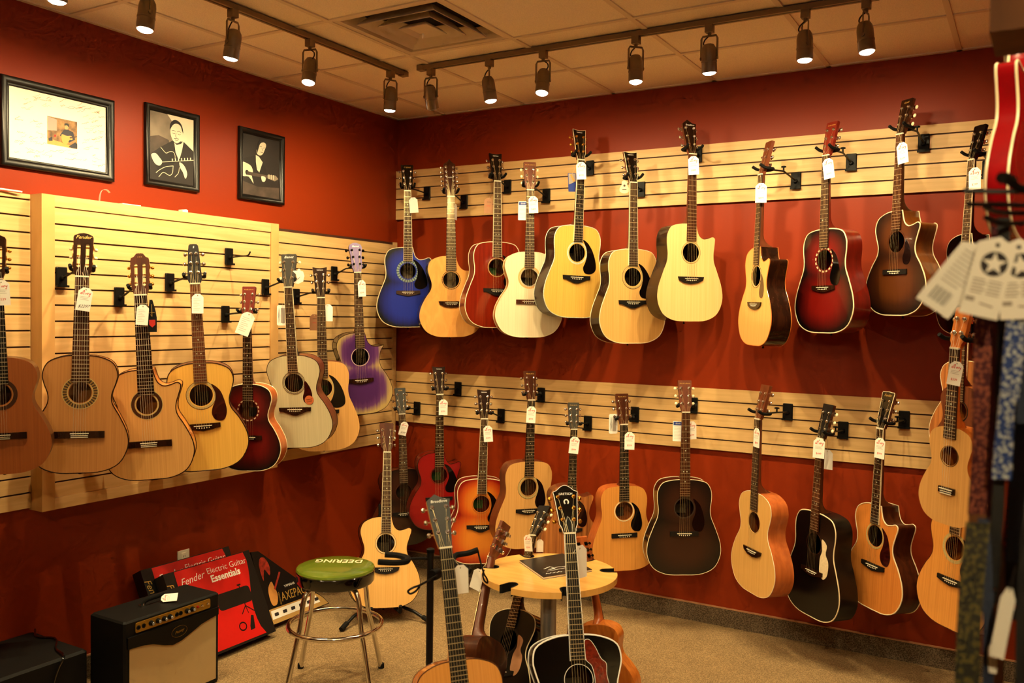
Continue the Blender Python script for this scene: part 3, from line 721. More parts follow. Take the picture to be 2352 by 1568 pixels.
    for y, dd in ((N + .004, .017), (N - .02, .019), (N - .12, .0205), (N - .22 * sc / .645, .0225), (Lb + .060, .025), (Lb + .040, .030), (Lb + .024, .042), (Lb + .012, .060), (Lb + .004, d * .72), (Lb - .001, d * .80)):
        rows.append((y, dd))
    nn = 9; vs = []; fs = []
    for y, dd in rows:
        ww = hw(y) * (.98 if dd < .03 else .92)
        for i in range(nn):
            a = PI * i / (nn - 1); vs.append((ww * math.cos(a), y, .0015 - dd * math.sin(a) ** (.8 if dd < .03 else .55)))
    for r in range(len(rows) - 1):
        for i in range(nn): fs.append((r * nn + i, r * nn + (i + 1) % nn, (r + 1) * nn + (i + 1) % nn, (r + 1) * nn + i))
    fs += [tuple(range(nn)), tuple(range((len(rows) - 1) * nn, len(rows) * nn))]
    MB().add(vs, fs).build('neck', S['neck'], g, ang=45)
    z0, z1 = .0016, .0078
    board = MB().prism([(-hw(N), N), (-hw(yf), yf), (hw(yf), yf), (hw(N), N)], z0, z1).build('fingerboard', S['fb'], g, False)
    if S['fbbind']:
        for s in (-1, 1): MB().prism([(s * (hw(N) - .0016), N), (s * (hw(yf) - .0016), yf), (s * (hw(yf) + .0006), yf), (s * (hw(N) + .0006), N)], z0 + .0004, z1 + .0003).build('fingerboard_binding', S['fbbind'], board, False)
    for i in range(1, S['nfr'] + 1):
        y = N - sc * (1 - 2 ** (-i / 12))
        put('fret', unit('fret', 'fret_metal'), board, (0, y, z1 + .0006), scale=(hw(y) * 2 - .002, .0025, .0016))
    if S['dots']:
        if 'dot' not in _DOT: _DOT['dot'] = MB().lathe([(.0030, 0), (.0030, .0003)], 8).mesh('fret_marker', 'pearl')
        for i in (3, 5, 7, 9, 12, 15):
            y = N - sc * (1 - 2 ** (-(i - .5) / 12))
            for x in ((0,) if i != 12 else (-.009, .009)): put('fret_marker', _DOT['dot'], board, (x, y, z1))
    MB().box((0, N + .0025, .0065), (w0 * 2, .006, .0085)).build('nut', 'bone', g, False)
    # headstock with veneer, tuners and lettering
    hk = S['head']; slotted = hk.startswith('slotted')
    pts = S['headpts'] or (HEAD[hk] + [(-x, y) for x, y in HEAD[hk][::-1] if x > 0])
    if not S['headpts'] and hk not in ('martin',): pass
    holes = []
    if slotted:
        for s in (-1, 1): holes.append(rrect(.0135, .100, .0065, 4, (s * .0165, .088)))
    pts = [(x, y) for x, y in pts]
    hd = MB().prism(pts, -.0155, -.0012, holes).build('headstock', S['neck'], g, ang=30)
    hd.location = (0, N + .004, .004); hd.rotation_euler = (-math.radians(S['tilt']), 0, 0)
    MB().prism(pts, -.0012, .0004, holes).build('face_veneer', S['face'], hd, ang=30)
    if S['headbind']: MB().tube([(x, y, -.0002) for x, y in pts], .0016, 5, True).build('headstock_binding', S['headbind'], hd)
    hl = max(y for x, y in pts)
    if hk == 'twelve': tys = [.046 + .028 * i for i in range(6)]
    elif hk == 'uke': tys = [.050, .098]
    elif slotted: tys = [.052, .088, .124]
    else: tys = [hl * .27, hl * .51, hl * .75]
    def half(y, s):
        xs_ = []
        m = len(pts)
        for i in range(m):
            (x1, y1), (x2, y2) = pts[i], pts[(i + 1) % m]
            if (y1 - y) * (y2 - y) < 0: xs_.append(x1 + (x2 - x1) * (y - y1) / (y2 - y1))
        xs_ = [x for x in xs_ if x * s > 0]
        return abs(max(xs_, key=abs)) if xs_ else .03
    posts = {}
    for s in (-1, 1):
        for i, y in enumerate(tys):
            x = s * (half(y, s) - (.0135 if not slotted else .0130))
            me, bt = tuner(S['tun'][0], S['tun'][1], s, slotted)
            t = put('tuning_machine', me, hd, (x if not slotted else s * (half(y, s) - .012), y, .0004))
            if bt: put('tuner_button', bt, t)
            posts[(s, i)] = (x if not slotted else s * .0165, y)
    if S['logo']:
        txt, m, size, shear = S['logo'][:4]; ly = S['logo'][4] if len(S['logo']) > 4 else hl * .90
        lettering(txt, size, m, hd, (S['logo'][5] if len(S['logo']) > 5 else 0, ly, .0006), shear=shear)
    ct, st = math.cos(math.radians(S['tilt'])), math.sin(math.radians(S['tilt']))
    def hp(x, y, z): return (x, N + .004 + y * ct + z * st, .004 + z * ct - y * st)
    per = len(tys)
    for i in range(ns):
        u = i / (ns - 1); xn = (-1 + 2 * u) * (w0 - .0035); xsd = (-1 + 2 * u) * (sw / 2 - .009)
        if ns == 12: s, idx = (-1, i) if i < 6 else (1, 11 - i)
        else: s, idx = (-1, i) if i < ns / 2 else (1, ns - 1 - i)
        idx = min(idx, per - 1); p = posts[(s, idx)]
        MB().tube([hp(p[0], p[1], .004 if not slotted else -.005), (xn, N + .0015, .0112), (xsd, sad + .002, .0124), (xsd, sad - .006, .0075)], .00044 if i > ns * .4 else .00056, 3, cap=False).build('string', S['smat'], g)
    MB().lathe([(.003, 0), (.003, .008), (.006, .010), (.006, .013), (.002, .0145)], 8, Matrix.Translation((0, 0.001, -d * .5)) @ Matrix.Rotation(PI / 2, 4, 'X')).build('end_pin', 'black_satin', g)
    if S['extra']: S['extra'](g, dict(N=N, Lb=Lb, hy=hy, sad=sad, hd=hd, hl=hl))
    return g, N
GUITARS = {}
def pose(g, N, pn, pb, a):
    """stand the guitar between nut point pn and body end pb; a turns its front away from the viewer, in degrees"""
    pn, pb = Vector(pn), Vector(pb); U = (pn - pb); s = U.length / N; U.normalize()
    c = CAM - (pn * .4 + pb * .6); c.z = 0; c.normalize(); F = Matrix.Rotation(math.radians(a), 3, 'Z') @ c
    F = (F - U * F.dot(U)).normalized(); X = U.cross(F)
    M = frame(pb, X, U, F, s); g.matrix_world = M
    return M, s
ORD = []
def place(key, label, nut, bot, plane, a, group, lean=0.0, name='acoustic_guitar', cat='guitar', **sp):
    """nut and bot are where the nut and the body's end show in the photograph; plane is (axis, value) of the hanging plane"""
    g, N = guitar_root(name, label, group, cat, **sp)
    if plane[0] == 'D': pn, pb = at(nut[0], nut[1], plane[1]), at(bot[0], bot[1], plane[2])
    else: pn = on(nut[0], nut[1], plane[0], plane[1]); pb = on(bot[0], bot[1], plane[0], plane[1] + lean)
    M, s = pose(g, N, pn, pb, a)
    GUITARS[key] = dict(M=M, s=s, N=N, pn=pn, pb=pb, g=g); ORD.append((key, round(s, 3)))
    return g
BREED = [(.0225, 0), (.0260, .035), (.0335, .10), (.0360, .150), (.0400, .166), (.0200, .168), (.0040, .176), (-.0120, .186), (-.0420, .164), (-.0370, .10), (-.0310, .045), (-.0225, 0)]
LG, UG, BG = 'guitars hanging on the wall under the pictures', 'guitars in the upper row', 'guitars in the lower row'
CH, GO, BK, CR = ('chrome', 'chrome'), ('gold', 'gold'), ('black_chrome', 'black_chrome'), ('chrome', 'cream')
RS = ((.0525, .0535, 'rosette_black'), (.056, .066, 'rosette_light'), (.066, .0675, 'rosette_black'))
RCL = ((.047, .050, 'rosette_light'), (.050, .066, 'rosette_mosaic'), (.066, .069, 'rosette_light'))
RTH = ((.0525, .0540, 'cream'), (.0565, .0590, 'rosette_black'))
# ---- wall under the pictures
NY = dict(joint=12, nfr=19, scale=.650, hole=.0435, smat='nylon', bridge=('rect', 'rosewood_dark'), nutw=.052, tilt=14, dots=False, shape='classical')
place('L0', 'red cedar classical guitar cut off beside the boxed frame', (-10, 641), (6, 1089), (0, .30), -8, LG, name='classical_guitar', top='cedar_red', side='rosewood', ros=((.047, .050, 'cedar'), (.050, .066, 'rosette_dark')), fb='ebony', head='slotted', face='rosewood_dark', tun=GO, paper=None, **NY)
def fender_head(g, q): pass
place('L1', 'cedar classical guitar with slotted headstock and gold lettering', (189, 636), (181, 1086), (0, .32), -4, LG, name='classical_guitar', top='cedar', side='orange_maple', bind='rosewood_dark', ros=RCL, fb='rosewood', head='slotted', face='rosewood_dark', tun=('gold', 'cream'), logo=('Fender', 'ink_gold', .021, .35), paper=None, **NY)
place('L2', 'pale classical guitar with cutaway and wide dark rosette', (323, 678), (347, 1101), (0, .33), -7, LG, name='classical_guitar', cut='soft', top='spruce_tan', side='orange_maple', bind='rosewood_dark', ros=((.0445, .050, 'rosette_light'), (.050, .064, 'rosette_dark'), (.064, .067, 'rosette_light')), fb='rosewood_dark', head='slotted_crest', face='rosewood', tun=('gold', 'gold'), logo=('* * *', 'ink_gold', .010, 0, .165), paper=None, **NY)
place('L3', 'honey spruce guitar with tapered narrow black headstock', (448, 652), (472, 1080), (0, .32), -2, LG, shape='om', top='spruce_gold', side='mahogany', bind='black_brown', ros=((.054, .064, 'rosette_light'), (.064, .066, 'rosette_dark')), pg=('tear', 'tortoise'), bridge=('belly', 'rosewood_dark'), fb='mahogany', head='seagull', face='ebony', tun=CH, logo=('S', 'ink_white', .014, .2, .164))
place('L4', 'small wine red sunburst guitar with dotted rosette', (568, 730), (572, 1081), (0, .31), -20, LG, shape='parlor', top='burst_wine', side='mahogany_satin', bind='cream', ros=((.054, .060, 'rosette_leaf'),), fb='rosewood_dark', head='martin', face='head_red', neck='head_red', tun=CH, logo=('Art&Lutherie', 'ink_gold', .0095, .2), bridge=('square', 'rosewood_dark'))
def stick(g, q):
    MB().lathe([(.024, 0), (.024, .0008)], 24, Matrix.Translation((.078, q['hy'] - .092, .0017))).build('sticker', 'sticker_orange', g)
    lettering('Pickguard', .008, 'rosette_dark', g, (.078, q['hy'] - .088, .0027), (0, 0, .2), .2); lettering('GUARD', .009, 'rosette_dark', g, (.078, q['hy'] - .099, .0027), (0, 0, .2), .2)
place('L5', 'grey-white topped guitar with round orange sticker on pickguard', (663, 660), (683, 1028), (0, .33), -17, LG, shape='om', top='spruce_grey', side='mahogany', bind='black_brown', bindr=.002, ros=((.0525, .0545, 'rosette_dark'), (.058, .0605, 'rosette_dark'), (.0625, .0635, 'rosette_light')), pg=('small', 'tortoise'), bridge=('batwing', 'rosewood_dark'), fb='rosewood_board', fbbind='cream', head='ibanez', face='head_grey', neck='head_grey', tun=CR, logo=('Ibanez', 'ink_white', .019, .35), extra=stick)
place('L6', 'natural dreadnought guitar with large dark pickguard, half hidden', (737, 684), (746, 1035), (0, .25), 4, LG, top='spruce_tan', side='mahogany', ros=((.054, .062, 'rosette_light'),), pg=('yamaha', 'guard_black'), bridge=('batwing', 'ebony'), fb='rosewood_board', head='yamaha', face='black_brown', tun=CH, logo=('YAMAHA', 'ink_white', .0085, 0), paper='label_green')
place('L7', 'purple burst guitar with pointed cutaway in the corner', (821, 626), (832, 951), (0, .26), 16, LG, shape='om', cut='sharp', top='burst_purple', side='black_brown', bind='black_brown', bindr=.002, ros=((.053, .0555, 'cream'),), fb='rosewood_board', head='purple', face='head_purple', neck='mahogany', tun=BK, logo=('Ibanez', 'ink_white', .016, .35, .156), bridge=('belly', 'rosewood_dark'))
# ---- upper row
place('R1', 'blue burst cutaway guitar with black pickguard', (936, 439), (938, 751), (1, -.25), 3, UG, cut='soft', top='burst_blue', side='black_body', bind='cream', ros=((.056, .073, 'rosette_pearl'),), pg=('yamaha', 'black_body'), bridge=('belly', 'rosewood_board'), fb='rosewood_board', fbbind='cream', head='ibanez', face='black_gloss', neck='black_body', tun=CH, logo=('Ibanez', 'ink_gold', .017, .35))
place('R2', 'natural twelve string guitar with pointed cutaway', (1035, 452), (1037, 774), (1, -.27), 10, UG, shape='om', cut='sharp', top='figured', side='rosewood_dark', ros=((.053, .058, 'rosette_mosaic'),), fb='rosewood_board', head='twelve', face='rosewood', tun=CH, strings=12, nutw=.048, bridge=('breed', 'rosewood_dark'), logo=('Breedlove', 'ink_white', .011, .3, .12))
place('R3', 'glossy red-brown mahogany dreadnought with cream binding', (1142, 417), (1141, 752), (1, -.25), 20, UG, top='mahogany_red', side='red_side', bind='cream', ros=((.054, .0575, 'rosette_light'),), pg=('yamaha', 'guard_black'), bridge=('batwing', 'ebony'), fb='rosewood_board', fbbind='cream', head='yamaha', face='black_gloss', neck='black_brown', tun=CH, logo=('YAMAHA', 'ink_white', .0085, 0), paper='label_green')
place('R4', 'cream-white topped guitar with brown headstock', (1218, 437), (1214, 774), (1, -.30), 9, UG, shape='om', top='spruce_white', side='spruce_tan', bind='cream', ros=((.0525, .0540, 'rosette_dark'), (.0565, .066, 'spruce_tan')), pg=('small', 'tortoise'), bridge=('square', 'rosewood'), fb='rosewood_board', head='martin', face='mahogany', tun=CR, logo=('Art & Lutherie', 'ink_gold', .0095, .2))
place('R5', 'golden spruce dreadnought with pearl binding and gold tuners', (1334, 368), (1320, 729), (1, -.27), 29, UG, depth=.122, top='spruce_gold', side='rosewood_dark', bind='pearl', ros=((.055, .064, 'pearl'),), pg=('yamaha', 'guard_black'), bridge=('batwing', 'ebony'), fb='ebony', fbbind='cream', head='yamaha', face='black_gloss', headbind='cream', neck='mahogany', tun=GO, logo=('YAMAHA', 'ink_white', .0085, 0))
place('R6', 'tan dreadnought with black pickguard overlapping its neighbour', (1454, 420), (1453, 788), (1, -.27), 28, UG, depth=.120, top='spruce', side='rosewood_dark', bind='cream', ros=((.055, .062, 'rosette_light'), (.0635, .065, 'rosette_dark')), pg=('yamaha', 'guard_black'), bridge=('batwing', 'ebony'), fb='rosewood_board', fbbind='cream', head='yamaha', face='black_gloss', headbind='cream', neck='mahogany', tun=CH, logo=('YAMAHA', 'ink_white', .0085, 0))
place('R7', 'pale spruce cutaway guitar with dark glossy sides', (1590, 355), (1585, 738), (1, -.27), 33, UG, depth=.120, cut='soft', top='spruce_pale', side='rosewood_dark', ros=((.0525, .057, 'rosette_light'), (.057, .058, 'rosette_dark')), bridge=('breed', 'ebony'), fb='rosewood', head='breed', headpts=BREED, face='rosewood_dark', tun=CH, logo=('Breedlove', 'ink_white', .013, .2, .158, .002), dots=False)
place('R8', 'slim-looking natural cutaway guitar turned nearly side-on', (1749, 402), (1729, 793), (1, -.31), -66, UG, shape='om', cut='soft', depth=.108, top='spruce', side='rosewood_dark', ros=RTH, pg=('small', 'tortoise'), bridge=('breed', 'rosewood_dark'), fb='rosewood_board', head='martin', face='mahogany', neck='mahogany', tun=CH, bind='koa', bindr=.002)
place('R9', 'burgundy sunburst dreadnought with dotted rosette and red sides', (1899, 358), (1889, 764), (1, -.31), -47, UG, top='burst_red', side='red_side', bind='cream', bindr=.0032, backbind=False, ros=((.054, .062, 'rosette_leaf'),), pg=('tear', 'black_gloss'), bridge=('belly', 'rosewood_dark'), fb='rosewood_board', head='martin', face='head_red', neck='head_red', tun=CH, logo=('Art&Lutherie', 'ink_gold', .0095, .2))
place('R10', 'dark brown sunburst cutaway guitar with cream binding', (2069, 309), (2052, 724), (1, -.31), -48, UG, shape='om', cut='soft', top='burst_brown', side='amber_side', bind='cream', bindr=.0030, ros=((.054, .057, 'rosette_dark'),), pg=('small', 'guard_black'), bridge=('square', 'ebony'), fb='rosewood', head='martin', face='rosewood_dark', neck='rosewood', tun=CR, logo=('Guild', 'ink_gold', .014, .3))
place('R11', 'black guitar with cream binding behind the hanging strap tags', (2233, 368), (2206, 768), (1, -.31), -52, UG, shape='om', cut='soft', top='black_body', side='black_body', bind='cream', bindr=.0026, bridge=('belly', 'ebony'), fb='rosewood_board', fbbind='cream', head='ibanez', face='black_gloss', neck='black_body', tun=CH)
# ---- lower row
place('B1', 'dark brown sunburst guitar hanging lowest in the room corner', (923, 951), (930, 1252), (1, -.25), 16, BG, shape='om', top='burst_dark', side='mahogany', bind='black_brown', ros=((.054, .057, 'rosette_dark'),), fb='rosewood_board', head='martin', face='head_grey', neck='mahogany', tun=CH, logo=('SIGMA', 'ink_gold', .010, 0), bridge=('belly', 'ebony'))
place('B2', 'bright red cutaway guitar with black pickguard', (1010, 906), (1008, 1216), (1, -.24), 12, BG, shape='concert', cut='soft', top='red_top', side='red_side', bind='black_brown', bindr=.002, ros=((.053, .056, 'rosette_dark'),), pg=('yamaha', 'guard_black'), bridge=('batwing', 'ebony'), fb='rosewood_dark', head='yamaha', face='black_brown', neck='mahogany', tun=CH, logo=('YAMAHA', 'ink_white', .0085, 0), paper='label_green')
place('B3', 'cherry to amber sunburst dreadnought guitar', (1112, 962), (1101, 1294), (1, -.25), 12, BG, top='burst_cherry', side='red_side', bind='cream', ros=((.053, .058, 'mahogany_satin'),), pg=('yamaha', 'guard_black'), bridge=('batwing', 'ebony'), fb='rosewood_board', fbbind='cream', head='yamaha', face='black_brown', neck='mahogany', tun=CH, logo=('YAMAHA', 'ink_white', .0085, 0), paper='label_green')
place('B4', 'natural dreadnought with brown sides behind the round table', (1220, 919), (1210, 1259), (1, -.26), 22, BG, top='spruce_tan', side='mahogany', ros=RS, pg=('tear', 'guard_black'), bridge=('belly', 'ebony'), fb='ebony', head='martin', face='rosewood', tun=CH, logo=('Martin & Co.', 'ink_gold', .0095, .25), pins='cream')
place('B5', 'striped mahogany cutaway guitar hidden behind the black headstock', (1318, 986), (1308, 1290), (1, -.25), 14, BG, shape='om', cut='soft', top='mahogany_stripe', side='mahogany', pg=('tear', 'guard_black'), bridge=('belly', 'ebony'), fb='ebony', head='martin', face='head_grey', tun=CH, logo=('Martin & Co.', 'ink_gold', .0095, .25))
place('B6', 'small natural guitar with black teardrop pickguard and square bridge', (1433, 975), (1434, 1310), (1, -.25), 20, BG, shape='junior', top='spruce_amber', side='mahogany_satin', ros=((.0525, .0575, 'cream'),), pg=('tear', 'guard_black'), bridge=('square', 'ebony'), fb='ebony', head='martin', face='rosewood', tun=CH, logo=('Martin & Co.', 'ink_gold', .0095, .25), scale=.610)
place('B7', 'black-brown sunburst dreadnought with amber-brown headstock', (1575, 947), (1570, 1320), (1, -.25), 14, BG, top='burst_dark', side='rosewood_dark', bind='cream', bindr=.0022, ros=((.0525, .0555, 'head_grey'),), pg=('tear', 'black_gloss'), bridge=('square', 'ebony'), fb='rosewood', head='martin', face='mahogany', neck='mahogany', tun=CR, logo=('Art & Lutherie', 'ink_gold', .0095, .2))
place('B8', 'pale guitar without pickguard showing orange-brown side', (1742, 963), (1725, 1361), (1, -.31), -58, BG, shape='om', depth=.108, top='spruce', side='mahogany_satin', bind='cream', bindr=.0018, backbind=False, ros=((.0525, .0545, 'rosette_light'),), bridge=('breed', 'rosewood_dark'), fb='rosewood_board', head='martin', face='mahogany', neck='mahogany', tun=CH)
place('B9', 'black dreadnought with cream pickguard', (1886, 1008), (1859, 1414), (1, -.31), -51, BG, top='black_body_satin', side='black_body_satin', bind='cream', bindr=.0030, backbind=False, ros=((.0525, .0545, 'rosette_dark'),), pg=('dove', 'guard_cream'), bridge=('belly', 'rosewood_dark'), fb='rosewood', head='martin', face='ebony', neck='rosewood', tun=CR)
place('B10', 'orange cutaway guitar with dark side and bound fingerboard', (2024, 985), (2000, 1398), (1, -.31), -50, BG, shape='om', cut='soft', top='spruce_orange', side='rosewood', bind='cream', bindr=.0030, ros=((.0525, .060, 'rosette_light'),), pg=('tear', 'tortoise'), bridge=('belly', 'ebony'), fb='rosewood_dark', fbbind='cream', head='ibanez', face='black_gloss', headbind='cream', neck='mahogany', tun=CH, logo=('Fender', 'ink_gold', .017, .35))
# ---- short column of instruments on the side wall
SG = 'instruments hanging beside the strap rack'
place('U1', 'small spruce-topped ukulele hanging in front of mahogany guitar', (2196, 801), (2171, 1204), ('D', 3.30, 3.36), -40, SG, name='ukulele', cat='ukulele', shape='uke', depth=.085, top='spruce_tan', side='koa', ros=((.034, .036, 'rosette_dark'),), hole=.033, fb='rosewood_board', head='uke', face='koa', neck='koa', tun=CH, strings=4, smat='nylon', bridge=('uke', 'rosewood_dark'), nutw=.036, scale=.480, nfr=17, bind=None, paper=None)
place('U2', 'small plain mahogany guitar half hidden behind the ukulele', (2214, 737), (2196, 1084), ('D', 3.66, 3.68), -44, SG, shape='concert', depth=.105, top='mahogany', side='koa', fb='rosewood_board', head='martin', face='mahogany', tun=CH, bridge=('belly', 'ebony'))
place('U4', 'striped guitar with cream binding behind the mahogany one', (2224, 662), (2200, 1056), ('D', 3.95, 3.97), -44, SG, shape='om', depth=.105, top='mahogany_stripe', side='mahogany', bind='cream', bindr=.0024, backbind=False, fb='rosewood_board', fbbind='cream', head='martin', face='rosewood', tun=CH, bridge=('belly', 'ebony'))
place('U3', 'honey-coloured guitar low beside the dark straps', (2216, 990), (2176, 1442), ('D', 3.80, 3.84), -46, SG, shape='om', top='spruce_amber', side='koa', bind='rosewood', bindr=.002, ros=((.0525, .066, 'rosette_light'),), pg=('tear', 'tortoise'), bridge=('belly', 'ebony'), fb='rosewood_board', fbbind='cream', head='martin', face='rosewood', tun=CH, nutw=.0435)
place('RED', 'glossy red hollow-body guitar hanging above the strap rack', (2338, -218), (2308, 560), ('D', 2.05, 2.05), -104, SG, name='electric_guitar', shape='om', cut='soft', depth=.052, top='red_top', side='red_gloss', bind='cream', bindr=.004, fb='rosewood_board', head='electric', face='black_gloss', neck='head_red', tun=CH, scale=.628, joint=16, nfr=21, paper=None)
# ---- on the floor
FG = 'guitars standing on the floor'
place('B0', 'natural cutaway guitar leaning on a floor stand in the corner', (889, 1039), (884, 1396), ('D', 5.10, 4.92), 8, FG, shape='om', cut='soft', top='spruce', side='rosewood_dark', ros=((.053, .0555, 'pearl'), (.058, .0595, 'rosette_dark')), bridge=('breed', 'ebony'), fb='rosewood_board', fbbind='cream', head='ibanez', face='rosewood', neck='mahogany', tun=CH, bind='rosewood_dark', bindr=.002)
pF = at(1023, 1259, 2.85); pFb = at(1091, 1900, 2.64)
g, N = guitar_root('acoustic_guitar', 'light amber guitar on the stand in front with grey slanted headstock', FG, shape='om', top='spruce_amber', side='orange_maple', bind='rosewood', bindr=.002, fb='ebony', head='breed', headpts=BREED, face='head_slate', neck='spruce_tan', tun=CH, logo=('Breedlove', 'ink_white', .014, .15, .160, 0), dots=False)
M, s = pose(g, N, pF, pFb, 14); GUITARS['F1'] = dict(M=M, s=s, N=N, pn=pF, pb=pFb, g=g); ORD.append(('F1', round(s, 3)))
pn, pb = at(1308, 1226, 3.55), at(1346, 1820, 3.27)
def gretsch(g, q):
    hd = q['hd']; sh = [(.006 + .008 * math.cos(a), .120 + .009 * math.sin(a)) for a in [PI * (-.30 + 1.6 * k / 12) for k in range(13)]]
    MB().tube([(x - .006, y, .001) for x, y in sh], .0030, 5).build('horseshoe_inlay', 'ink_white', hd)
    MB().prism([(-.012, .004), (.012, .004), (.014, .03), (.004, .058), (-.002, .064), (-.012, .03)], .0004, .0014).build('truss_cover', 'black_satin', hd)
    MB().tube([(-.012, .004, .0015), (-.012, .03, .0015), (-.002, .064, .0015), (.004, .058, .0015), (.014, .03, .0015), (.012, .004, .0015)], .0007, 4).build('cover_edge', 'ink_white', hd)
g, N = guitar_root('acoustic_guitar', 'black jumbo guitar with white binding leaning on the round table', FG, shape='jumbo', top='black_body', side='rosewood_dark', bind='ink_white', bindr=.0032, ros=((.0515, .0535, 'ink_white'),), pg=('rancher', 'guard_tortoise_red', 'ink_white'), bridge=('belly', 'ebony'), fb='ebony', fbbind='ink_white', head='crown', face='black_gloss', headbind='ink_white', neck='mahogany_red', tun=GO, logo=('GRETSCH', 'ink_white', .0125, .1, .152), extra=gretsch, dots=False)
M, s = pose(g, N, pn, pb, 14); GUITARS['T4'] = dict(M=M, s=s, N=N, pn=pn, pb=pb, g=g); ORD.append(('T4', round(s, 3)))
pn, pb = at(1129, 1282, 3.88), at(1040, 1735, 3.46)
g, N = guitar_root('acoustic_guitar', 'dark mahogany guitar seen from behind with its neck in the table edge', FG, shape='parlor', top='mahogany', side='rosewood', fb='rosewood', head='martin', face='head_red', neck='mahogany', tun=CH)
M, s = pose(g, N, pn, pb, -128); GUITARS['T1'] = dict(M=M, s=s, N=N, pn=pn, pb=pb, g=g); ORD.append(('T1', round(s, 3)))
pn = at(1224, 1231, 4.09); sd = at(1152, 1540, 3.84); pb = pn + (sd - pn) * (.851 / .640)
g, N = guitar_root('acoustic_guitar', 'black guitar with tan pickguard under the round table', FG, shape='om', top='black_body_satin', side='black_body', bind='cream', bindr=.0028, backbind=False, pg=('dove', 'kraft'), fb='rosewood_dark', head='martin', face='ebony', neck='black_brown', tun=CR, bridge=('belly', 'ebony'))
M, s = pose(g, N, pn, pb, -42); GUITARS['T2'] = dict(M=M, s=s, N=N, pn=pn, pb=pb, g=g); ORD.append(('T2', round(s, 3)))
pn, pb = at(1352, 1290, 4.02), at(1412, 1606, 4.0)
g, N = guitar_root('acoustic_guitar', 'amber-backed guitar facing away behind the black jumbo', FG, shape='om', top='spruce', side='koa', fb='rosewood', head='martin', face='rosewood', neck='mahogany_satin', tun=BK)
M, s = pose(g, N, pn, pb, 160); GUITARS['T3'] = dict(M=M, s=s, N=N, pn=pn, pb=pb, g=g); ORD.append(('T3', round(s, 3)))
print('SCALES', ORD)

# ================================================================== HANGERS AND TAGS
HM = {}
HM['plate'] = MB().bbox((0, 0, .006), (.052, .088, .012), .003).box((0, -.040, .016), (.056, .010, .012)).lathe([(.012, .012), (.010, .020), (.007, .030)], 12, Matrix.Translation((0, -.005, 0))).mesh('bracket', 'black_satin', False)
HM['yoke'] = MB().tube(crspline([(-.045, .016, .034), (-.043, .004, .012), (-.041, 0, -.015), (-.034, 0, -.038), (-.014, 0, -.050), (0, 0, -.052), (.014, 0, -.050), (.034, 0, -.038), (.041, 0, -.015), (.043, .004, .012), (.045, .016, .034)], 3), .0075, 8).mesh('yoke', 'black_foam')
HM['knob'] = MB().lathe([(.004, 0), (.004, .018), (.013, .019), (.013, .025), (.006, .027)], 10).mesh('elbow_knob', 'black_satin')
HG = 'black guitar hangers'
def wall_frame(side, p):
    n = Vector((1, 0, 0)) if side == 'L' else (Vector((0, -1, 0)) if side == 'R' else Vector((-1, 0, 0)))
    return frame(p, Vector((0, 0, 1)).cross(n), Vector((0, 0, 1)), n), n
def hanger(px, py, side, surf, key, who, knob=False, pos=None):
    p = pos or (on(px, py, 0, surf + .001) if side == 'L' else on(px, py, 1, -surf - .001))
    M, n = wall_frame(side, p)
    h = thing('guitar_hanger', 'black wall hanger holding the ' + who, 'hanger', HG, M)
    put('bracket', HM['plate'], h); Mi = M.inverted()
    q = GUITARS[key]; R3 = q['M'].to_3x3().normalized()
    F = R3.col[2]; U = R3.col[1]
    y = q['pn'] + U * .030 * q['s'] + F * (-.004)
    my = frame(y, R3.col[0], U, F, max(.9, q['s']))
    o = put('yoke', HM['yoke'], h); o.matrix_local = Mi @ my
    e = y - F * .050
    a = p + n * .030
    if knob: mid = p + n * ((e - p).dot(n) * .72) + (e - p - n * (e - p).dot(n)) * .35; mid.z = e.z
    else: mid = (a + e) / 2; mid.z = e.z - .004
    pts = [Mi @ v for v in (a, mid, e)]
    MB().tube(pts, .0048, 8).build('arm', 'black_metal', h)
    if knob: put('elbow_knob', HM['knob'], h, Mi @ mid, rot=(-PI / 2, 0, 0))
    return h
for key, px, py, su, who in (('L1', 139, 636, .094, 'cedar classical guitar'), ('L2', 272, 681, .094, 'pale cutaway classical guitar'), ('L3', 388, 648, .094, 'honey spruce guitar'), ('L4', 516, 721, .094, 'small wine red guitar'), ('L5', 608, 659, .094, 'grey-white topped guitar'), ('L6', 679, 680, .02, 'half hidden dreadnought guitar'), ('L7', 766, 628, .02, 'purple burst guitar')):
    hanger(px, py, 'L', su, key, who)
hanger(-70, 650, 'L', .02, 'L0', 'red cedar classical guitar')
for key, px, py, who, kn in (('R1', 982, 444, 'blue burst guitar', 0), ('R2', 1067, 464, 'twelve string guitar', 0), ('R3', 1167, 429, 'glossy red-brown guitar', 0), ('R4', 1256, 450, 'cream-white topped guitar', 0), ('R5', 1356, 386, 'golden spruce guitar', 0), ('R6', 1473, 435, 'tan dreadnought', 0), ('R7', 1603, 355, 'pale spruce cutaway guitar', 0), ('R8', 1829, 415, 'side-on natural guitar', 1), ('R9', 1956, 373, 'burgundy sunburst guitar', 1), ('R10', 2122, 329, 'dark brown cutaway guitar', 1), ('R11', 2270, 390, 'black guitar in the upper row', 1),
    ('B1', 959, 937, 'dark sunburst guitar in the corner', 0), ('B2', 1053, 892, 'bright red guitar', 0), ('B3', 1152, 954, 'cherry sunburst guitar', 0), ('B4', 1244, 906, 'natural dreadnought behind the table', 0), ('B5', 1351, 971, 'striped mahogany guitar', 0), ('B6', 1459, 951, 'small natural guitar', 0), ('B7', 1593, 930, 'black-brown sunburst guitar', 0), ('B8', 1810, 945, 'pale guitar with orange-brown side', 1), ('B9', 1937, 987, 'black dreadnought', 1), ('B10', 2077, 963, 'orange cutaway guitar', 1)):
    hanger(px, py, 'R', .02, key, who, bool(kn))
